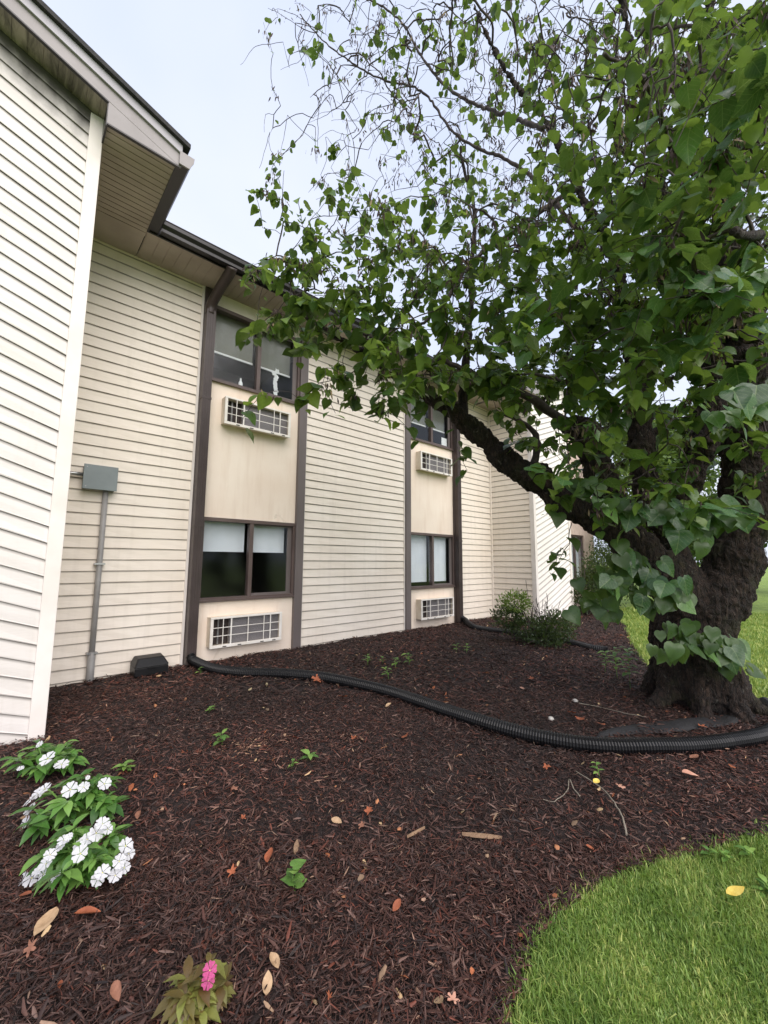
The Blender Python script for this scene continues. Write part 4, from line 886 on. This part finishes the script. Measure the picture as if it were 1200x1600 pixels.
# ================================================================== FALLEN LEAVES, TWIGS AND BITS
def curled_leaf(kind, seed):
    rs = random.Random(seed); V = []; F = []; n = 7
    if kind == 'oval':
        prof = [(0, .03), (.12, .32), (.3, .5), (.5, .54), (.7, .44), (.87, .24), (1, .02)]; bend = rs.uniform(.2, .7); roll = rs.uniform(.1, .8)
        for x, w_ in prof:
            for s in (-1, -.5, 0, .5, 1): y = s*w_/2; V.append((x-.5, y*math.cos(roll*abs(s)), abs(s)**1.6*w_*.5*math.sin(roll)+bend*(x-.5)**2*.5+.015*math.sin(x*9+s*4)))
        for i in range(n-1):
            for j in range(4): a = i*5+j; F.append((a, a+1, a+6, a+5))
    else:
        k = 25; V.append((0, 0, .06)); fold = rs.uniform(.2, .7); ax = rs.random()*3.14
        for i in range(k):
            a = 2*math.pi*i/k; lobe = abs(math.cos(2.5*a))**1.4; rr = (.20+.34*lobe)*rs.uniform(.72, 1.12); x, y = rr*math.cos(a), rr*.72*math.sin(a)
            V.append((x, y, fold*abs(x*math.sin(ax)-y*math.cos(ax))+rs.uniform(-.03, .09)))
        n0 = len(V); V += [(-.30, -.012, .03), (-.62, -.008, .05), (-.62, .008, .05), (-.30, .012, .03)]
        F = [(0, i+1, (i+1) % k+1) for i in range(k)] + [(n0, n0+1, n0+2, n0+3)]
    me = bpy.data.meshes.new('fallen_leaf'); me.from_pydata(V, [], F); me.polygons.foreach_set('use_smooth', [True]*len(F)); return me
def fallen(px, py, sizepx, kind, colour, label, tilt=.25):
    b_ = G(px, py); s = .86*sizepx*float((b_-CAM)@FW)/FPX; me = curled_leaf(kind, px*7+py); me.materials.append(FALL[colour])
    o = place('fallen_leaf', me, None, b_+[0, 0, .034+.06*s+(.05 if not in_bed(b_[0], b_[1]) else 0)], Euler((random.gauss(0, tilt), random.gauss(0, tilt), random.uniform(0, 6.28))), (s, s*random.uniform(.8, 1.25), s*.8)); tag(o, label, 'leaf', 'fallen leaves on the ground')
for a in ((215,1288,26,'oval','brown','reddish brown leaf standing beside the largest white flowered plant'),(1080,1222,38,'oval','pink','big flat pinkish brown leaf on mulch near the ribbed pipe'),(1153,1432,36,'oval','yellow','round yellow leaf lying on the lawn'),
          (428,1521,34,'oval','tan','crumpled tan leaf above the pale one right of the pink bloom'),(417,1560,34,'oval','tan','pale tan leaf right of the bronze leaved plant'),(686,1588,32,'oval','tan','pale tan leaf at the bottom edge of the mulch'),(708,1583,26,'star','pink','crumpled pinkish leaf beside the pale leaf at the bottom edge'),
          (576,1281,24,'star','orange','bright orange crumpled leaf in the centre of the mulch'),(526,1297,24,'oval','tan','curled tan leaf left of the bright orange leaf'),(565,1302,18,'star','brown','small brown leaf just below the bright orange one'),(421,1352,34,'oval','orange','long orange brown leaf above the heart leaved seedling'),
          (633,1160,20,'star','orange','pointed orange leaf in mulch below the middle of the pipe'),(554,1163,18,'star','orange','small jagged orange leaf left of the pointed one'),(362,1378,26,'star','orange','tattered orange leaf left of the heart leaved seedling'),(354,1330,18,'oval','brown','small brown leaf above the tattered orange leaf'),
          (38,1414,28,'oval','orange','tan orange leaf below the largest white flowered plant'),(135,1448,42,'oval','orange','orange brown curled leaf under the front of the largest plant'),(70,1462,52,'oval','tan','long narrow tan leaf near the left edge'),(45,1503,30,'star','brown','dark reddish crumpled leaf by the left edge'),(92,1560,26,'oval','orange','slim orange leaf at the lower left'),
          (181,1570,40,'oval','brown','long brown leaf left of the bronze leaved plant'),(514,1580,20,'star','orange','little orange leaf at the bottom near the pale leaves'),(620,1433,22,'oval','orange','slim orange brown leaf in the lower middle mulch'),
          (855,1208,18,'star','orange','orange leaf below the pipe left of the fallen twig'),(922,1339,18,'oval','orange','orange leaf between the twig and the lawn edge'),(907,1133,22,'star','orange','orange leaf just behind the ribbed pipe'),(893,1122,20,'star','orange','orange leaf in a pair behind the ribbed pipe'),(940,1140,18,'star','orange','rusty leaf on mulch behind the pipe near the cloth'),
          (1097,1144,18,'star','orange','rusty leaf lying on the black landscape cloth'),(831,1067,16,'star','orange','orange leaf on mulch left of the trunk'),(816,1082,14,'oval','pink','pale pinkish leaf left of the trunk'),(495,1068,22,'star','orange','orange leaf below the pipe near its straight part'),(535,1096,20,'star','orange','spread orange leaf below the pipe'),
          (433,1074,18,'oval','tan','tan leaf below the pipe near the downspout'),(652,1068,16,'oval','orange','orange leaf just above the pipe bend'),(640,1097,16,'oval','orange','orange leaf tucked under the pipe bend'),(607,1109,14,'oval','tan','tan leaf below the pipe bend'),(378,1291,18,'star','orange','orange leaf halfway between white flowers and the centre'),
          (365,1244,18,'star','brown','brown leaf in the left middle of the mulch'),(932,1231,18,'oval','yellow','pale yellow leaf beside the lime green seedling'),(372,1057,14,'oval','tan','tan leaf in front of the pipe near the wall'),(970,1240,18,'star','pink','pinkish leaf right of the fallen twig'),(1085,1192,20,'oval','brown','brown leaf below the pipe at the right')): fallen(*a)
def stick(name, pts, r, label, mat='twig', cat='twig'):
    q = [np.array(G(*p)) for p in pts]; q = [p+[0, 0, .028+random.uniform(0, .015)] for p in q]; sp = spline(q, .03)
    o = MB().tube([p+rng.normal(0, .002, 3) for p in sp], [r*(1-.55*i/len(sp)) for i in range(len(sp))], 6).build(name, M[mat]); tag(o, label, cat); return o
M['pale_twig'] = plain('pale_twig', S(112, 104, 92), S(142, 134, 120), 40, .8); M['pale_wood'] = plain('pale_wood', S(120, 94, 72), S(152, 124, 98), 20, .8, stretch=(1, 8, 1))
stick('fallen_twig', ((980,1317),(976,1298),(968,1278),(952,1256),(935,1240),(915,1225),(900,1216)), .005, 'long pale bare twig lying on mulch towards the lawn', 'pale_twig')
stick('fallen_twig', ((906,1256),(897,1243),(890,1228),(888,1240),(880,1252),(866,1262),(850,1258)), .0038, 'short forked twig left of the long pale twig', 'pale_twig')
stick('fallen_twig', ((905,1106),(940,1112),(975,1122),(1010,1128)), .0035, 'thin twig on mulch between trunk and pipe', 'pale_twig')
def sliver(px, py, px2, py2, w_, label):
    a, b_ = G(px, py), G(px2, py2); d = b_-a; d /= np.linalg.norm(d); s = np.cross(d, u0); m = MB()
    pr = [(0, .3), (.3, 1), (.7, .9), (1, .15)]; L = np.linalg.norm(b_-a); vs = []
    for u, ww in pr:
        c_ = a+d*L*u+[0, 0, .03]; vs += [c_-s*w_*ww, c_+s*w_*ww, c_+s*w_*ww*.7+[0, 0, .012], c_-s*w_*ww*.7+[0, 0, .012]]
    m.add(vs, [(i*4+j, i*4+(j+1) % 4, i*4+4+(j+1) % 4, i*4+4+j) for i in range(3) for j in range(4)]+[(3, 2, 1, 0), (12, 13, 14, 15)])
    o = m.build('wood_splinter', M['pale_wood']); tag(o, label, 'wood splinter')
sliver(722, 1315, 784, 1322, .012, 'long pale wood splinter on the mulch near the middle'); sliver(636, 1320, 664, 1306, .005, 'thin pale wood splinter beside the bright orange leaf'); sliver(464, 1328, 460, 1348, .014, 'dark wood splinter above the heart leaved seedling')
for px, py, lab in ((861, 1129, 'grey round stone on the ribbed pipe edge'), (899, 1100, 'white stone on mulch left of the trunk')):
    b_ = G(px, py); m = lathe([(.006, 0), (.020, .006), (.024, .018), (.016, .030), (.005, .034)], b_+[0, 0, .012], 9); m.v = [(x+random.gauss(0, .003), y+random.gauss(0, .003), z) for x, y, z in m.v]
    tag(m.build('stone', FALL['grey'], smooth=True), lab, 'stone')

# ------------------------------------------------------------------ mulch chips (uncountable)
def sample_bed(n, lo, hi, margin=90):
    out = []
    while len(out) < n:
        m_ = 6000; x = rng.uniform(-1.2, 11.5, m_); y = rng.uniform(-.2, 5.56, m_); ok = in_bed(x, y); x, y = x[ok], y[ok]; z = ground(x, y)
        X, Y, Wd = project(np.stack([x, y, z], -1)); ok = (Wd > .5) & (X > -margin*3) & (X < 1200+margin*3) & (Y < 1600+margin*3) & (Wd > lo) & (Wd <= hi)
        ok &= ~((x < .33) & (y > 4.17)); ok &= ~((x > 8.68) & (y > 4.48) & (x < 10.5))
        out += list(zip(x[ok], y[ok]))
    return np.array(out[:n])
def chips(name, pts, L0, L1, W0, W1, lift, palette, weights, mat, tilt=.28):
    n = len(pts); L = rng.uniform(L0, L1, n)*rng.uniform(.5, 1, n); Wd = rng.uniform(W0, W1, n); a = rng.uniform(0, 2*math.pi, n); tl = rng.normal(0, tilt, n); ro = rng.normal(0, .5, n); bend = rng.normal(0, .10, n)
    d = np.stack([np.cos(a)*np.cos(tl), np.sin(a)*np.cos(tl), np.sin(tl)], -1); s0 = np.stack([-np.sin(a), np.cos(a), np.zeros(n)], -1); nr = np.cross(d, s0); s = s0*np.cos(ro)[:, None]+nr*np.sin(ro)[:, None]; nr = np.cross(d, s)
    base = np.stack([pts[:, 0], pts[:, 1], ground(pts[:, 0], pts[:, 1])+rng.uniform(.004, lift, n)], -1)
    V = np.zeros((n, 9, 3))
    for i, (u, ww) in enumerate(((-.5, .45), (rng.uniform(-.1, .15, n), 1.), (.5, .35))):
        u = np.broadcast_to(u, n); c = base+d*(L*u)[:, None]+nr*((.25-u*u)*bend*L*2)[:, None]+s*((.25-u*u)*rng.normal(0, .15, n)*L)[:, None]
        V[:, i*3] = c-s*(Wd*ww*.5)[:, None]; V[:, i*3+1] = c+nr*(Wd*.28*ww)[:, None]; V[:, i*3+2] = c+s*(Wd*ww*.5)[:, None]
    T = np.array([(0, 1, 4), (0, 4, 3), (1, 2, 5), (1, 5, 4), (3, 4, 7), (3, 7, 6), (4, 5, 8), (4, 8, 7)])
    F = (T[None]+(np.arange(n)*9)[:, None, None]).reshape(-1, 3)
    pal = np.array([S(*c)[:3] for c in palette]); ci = rng.choice(len(pal), n, p=np.array(weights)/sum(weights)); big_ = .5+.25*np.sin(pts[:, 0]*1.7+1.3*np.sin(pts[:, 1]*2.1))+.25*np.sin(pts[:, 1]*2.9+1.1*np.sin(pts[:, 0]*1.3+2)); col = pal[ci]*rng.uniform(.6, 1.35, (n, 1))*(1.1+(big_-.5)[:, None]*np.array([.75, .5, .42]))
    return np_mesh(name, V.reshape(-1, 3), F, mat, None, np.repeat(col, 9, 0))
PAL = [(56, 34, 28), (74, 46, 38), (90, 62, 53), (114, 88, 78), (36, 22, 18), (100, 54, 40), (148, 118, 98)]; WT = [26, 26, 16, 7, 20, 7, 1.2]
for nm, n_, lo, hi, a, b_, c_, d_, lf in (('bark_mulch', 11000, .5, 2.1, .03, .095, .004, .014, .032), ('bark_mulch', 48000, .5, 2.1, .012, .06, .0018, .0055, .036), ('bark_mulch', 64000, 2.1, 4.2, .016, .08, .003, .011, .034), ('bark_mulch', 36000, 4.2, 13, .03, .10, .007, .018, .035)):
    o = chips(nm, sample_bed(n_, lo, hi), a, b_, c_, d_, lf, PAL, WT, M['chip']); tag(o, 'dark brown shredded bark mulch covering the bed', 'mulch', kind='stuff')
pts = np.concatenate([sample_bed(110, .6, 3, 0), sample_bed(330, 3, 11, 0)])
o = chips('leaf_litter', pts, .02, .07, .01, .03, .04, [(176, 120, 84), (200, 170, 130), (160, 96, 62), (150, 124, 100)], [4, 3, 3, 4], M['litter'], .4); tag(o, 'tiny tan and orange leaf scraps scattered through the mulch', 'leaf litter', kind='stuff')

c_ = G(388, 1172); pts = c_[:2]+rng.normal(0, 1, (170, 2))*np.array([.10, .07])
o = chips('wood_shavings', pts, .01, .045, .003, .010, .036, [(150, 120, 98), (176, 146, 120), (120, 90, 72)], [4, 2, 4], M['litter'], .25); tag(o, 'pale tan patch of wood shavings on the mulch', 'wood shavings', kind='stuff')
# ------------------------------------------------------------------ grass (uncountable)
def grass(name, xy, h0, h1, wd, yell, label):
    n = len(xy); hgt = rng.uniform(h0, h1, n)*np.where(rng.random(n) < .05, 1.55, 1)*(.75+.5*(.5+.5*np.sin(xy[:, 0]*5+2*np.sin(xy[:, 1]*4)))); a = rng.uniform(0, 2*math.pi, n); lean = np.abs(rng.normal(.55, .4, n)); d = np.stack([np.cos(a), np.sin(a), np.zeros(n)], -1); s = np.stack([-np.sin(a+rng.normal(0, .5, n)), np.cos(a), np.zeros(n)], -1)
    b = np.stack([xy[:, 0], xy[:, 1], ground(xy[:, 0], xy[:, 1])-.005], -1); up = np.array([0, 0, 1.]); w_ = (wd*rng.uniform(.5, 1.2, n)*np.where(rng.random(n) < .12, 1.9, 1))[:, None]
    m1 = b+up*(hgt*.55)[:, None]+d*(hgt*lean*.28)[:, None]; m2 = b+up*(hgt*np.clip(1-.3*lean, .3, 1))[:, None]+d*(hgt*lean*.85)[:, None]
    V = np.stack([b-s*w_, b+s*w_, m1+s*w_*.8, m1-s*w_*.8, m2], 1); T = np.array([(0, 1, 2), (0, 2, 3), (3, 2, 4)]); F = (T[None]+(np.arange(n)*5)[:, None, None]).reshape(-1, 3)
    pn = .5+.5*np.sin(xy[:, 0]*9+np.sin(xy[:, 1]*7)*2)*np.sin(xy[:, 1]*11+1); tn = np.clip(rng.normal(.42, .24, n)+.4*(pn-.5)+yell+.5*(rng.random(n) < .06), 0, 1)
    o = np_mesh(name, V.reshape(-1, 3), F, M['grass'], None, np.repeat(np.stack([tn]*3, -1), 5, 0)); tag(o, label, 'grass', kind='stuff')
def sample_lawn(n, x0, x1, y0, y1, test):
    out = np.zeros((0, 2))
    while len(out) < n:
        q = np.stack([rng.uniform(x0, x1, n), rng.uniform(y0, y1, n)], -1); j = rng.normal(0, .03, q.shape)
        ok = ~in_bed(q[:, 0]+j[:, 0], q[:, 1]+j[:, 1]); q = q[ok]; X, Y, Wd = project(np.concatenate([q, ground(q[:, 0], q[:, 1])[:, None]], 1)); ok = (Wd > .4) & (X > -100) & (X < 1350) & (Y < 1850) & test(X, Y, Wd); out = np.concatenate([out, q[ok]])
    return out[:n]
grass('grass', sample_lawn(95000, .9, 3.9, -.3, 1.1, lambda X, Y, W: W < 2.6), .015, .048, .0021, 0., 'lush short grass in the near corner of the lawn')
grass('grass', sample_lawn(60000, 4.5, 16, -3, 4.2, lambda X, Y, W: (W > 3.) & (W < 14)), .04, .09, .006, .18, 'bright grass of the lawn behind the tree')
# clover-like weeds at the lawn edge
for px, py, n_, lab in ((1135,1352,7,'broad leaved weed at the lawn edge'),(1188,1405,14,'yellow green clover patch at the right edge of the lawn'),(1108,1345,5,'blade like weed leaning over the mulch edge'),(1175,1345,8,'leafy weed near the right edge where lawn meets mulch')):
    seedling(px, py, .06, n_, .036, lab, name='lawn_weed')['group'] = 'weeds in the lawn edge'

# ------------------------------------------------------------------ trees beyond the lawn
def far_tree(x, y, hgt, rad, n, label, seed, ls=.34):
    random.seed(seed); z0 = float(ground(x, y)); r = empty('background_tree', (x, y, z0), label, 'tree', 'trees beyond the lawn')
    MB().tube(spline([(x, y, z0-.1), (x+.1, y, z0+hgt*.3), (x, y+.1, z0+hgt*.75)], .5), [hgt*.03*(1-.7*i/12) if i < 12 else hgt*.008 for i in range(60)][:len(spline([(x, y, z0-.1), (x+.1, y, z0+hgt*.3), (x, y+.1, z0+hgt*.75)], .5))], 8).build('trunk', M['bark'], r)
    cs = []
    for _ in range(26):
        a = random.random()*6.28; u = random.random()**.5; hh = random.uniform(.28, 1); k = math.sin(math.pi*min(.95, max(.12, (hh-.15)/.95)))
        cs.append(((x+math.cos(a)*rad*u*k, y+math.sin(a)*rad*u*k, z0+hgt*hh), (rad*.3, rad*.3, rad*.22), random.uniform(.15, .7)))
    V, F, T = small_leaf_cloud(cs, n, ls, .3); o = np_mesh('crown', V, F, M['leaf_far'], r, T); tag(o, kind='stuff')
far_tree(24, 7.5, 9, 3.4, 5200, 'round green tree seen past the end of the building', 3)
far_tree(27, 1.5, 10, 4, 5200, 'broad green tree seen behind the trunk of the leaning tree', 5)
far_tree(38, -8, 12, 4.5, 5200, 'tall pale green tree at the far right behind the lawn', 8)
far_tree(14.2, 3.3, 5.6, 1.9, 9000, 'small leafy tree just past the end of the white diagonal wall', 12, .15)
far_tree(17.5, .6, 6.2, 2.2, 9000, 'small leafy tree seen between the forked stems', 15, .16)
far_tree(21, 4.2, 7.5, 2.6, 6000, 'mid sized green tree between the building and the broad tree', 17, .24)
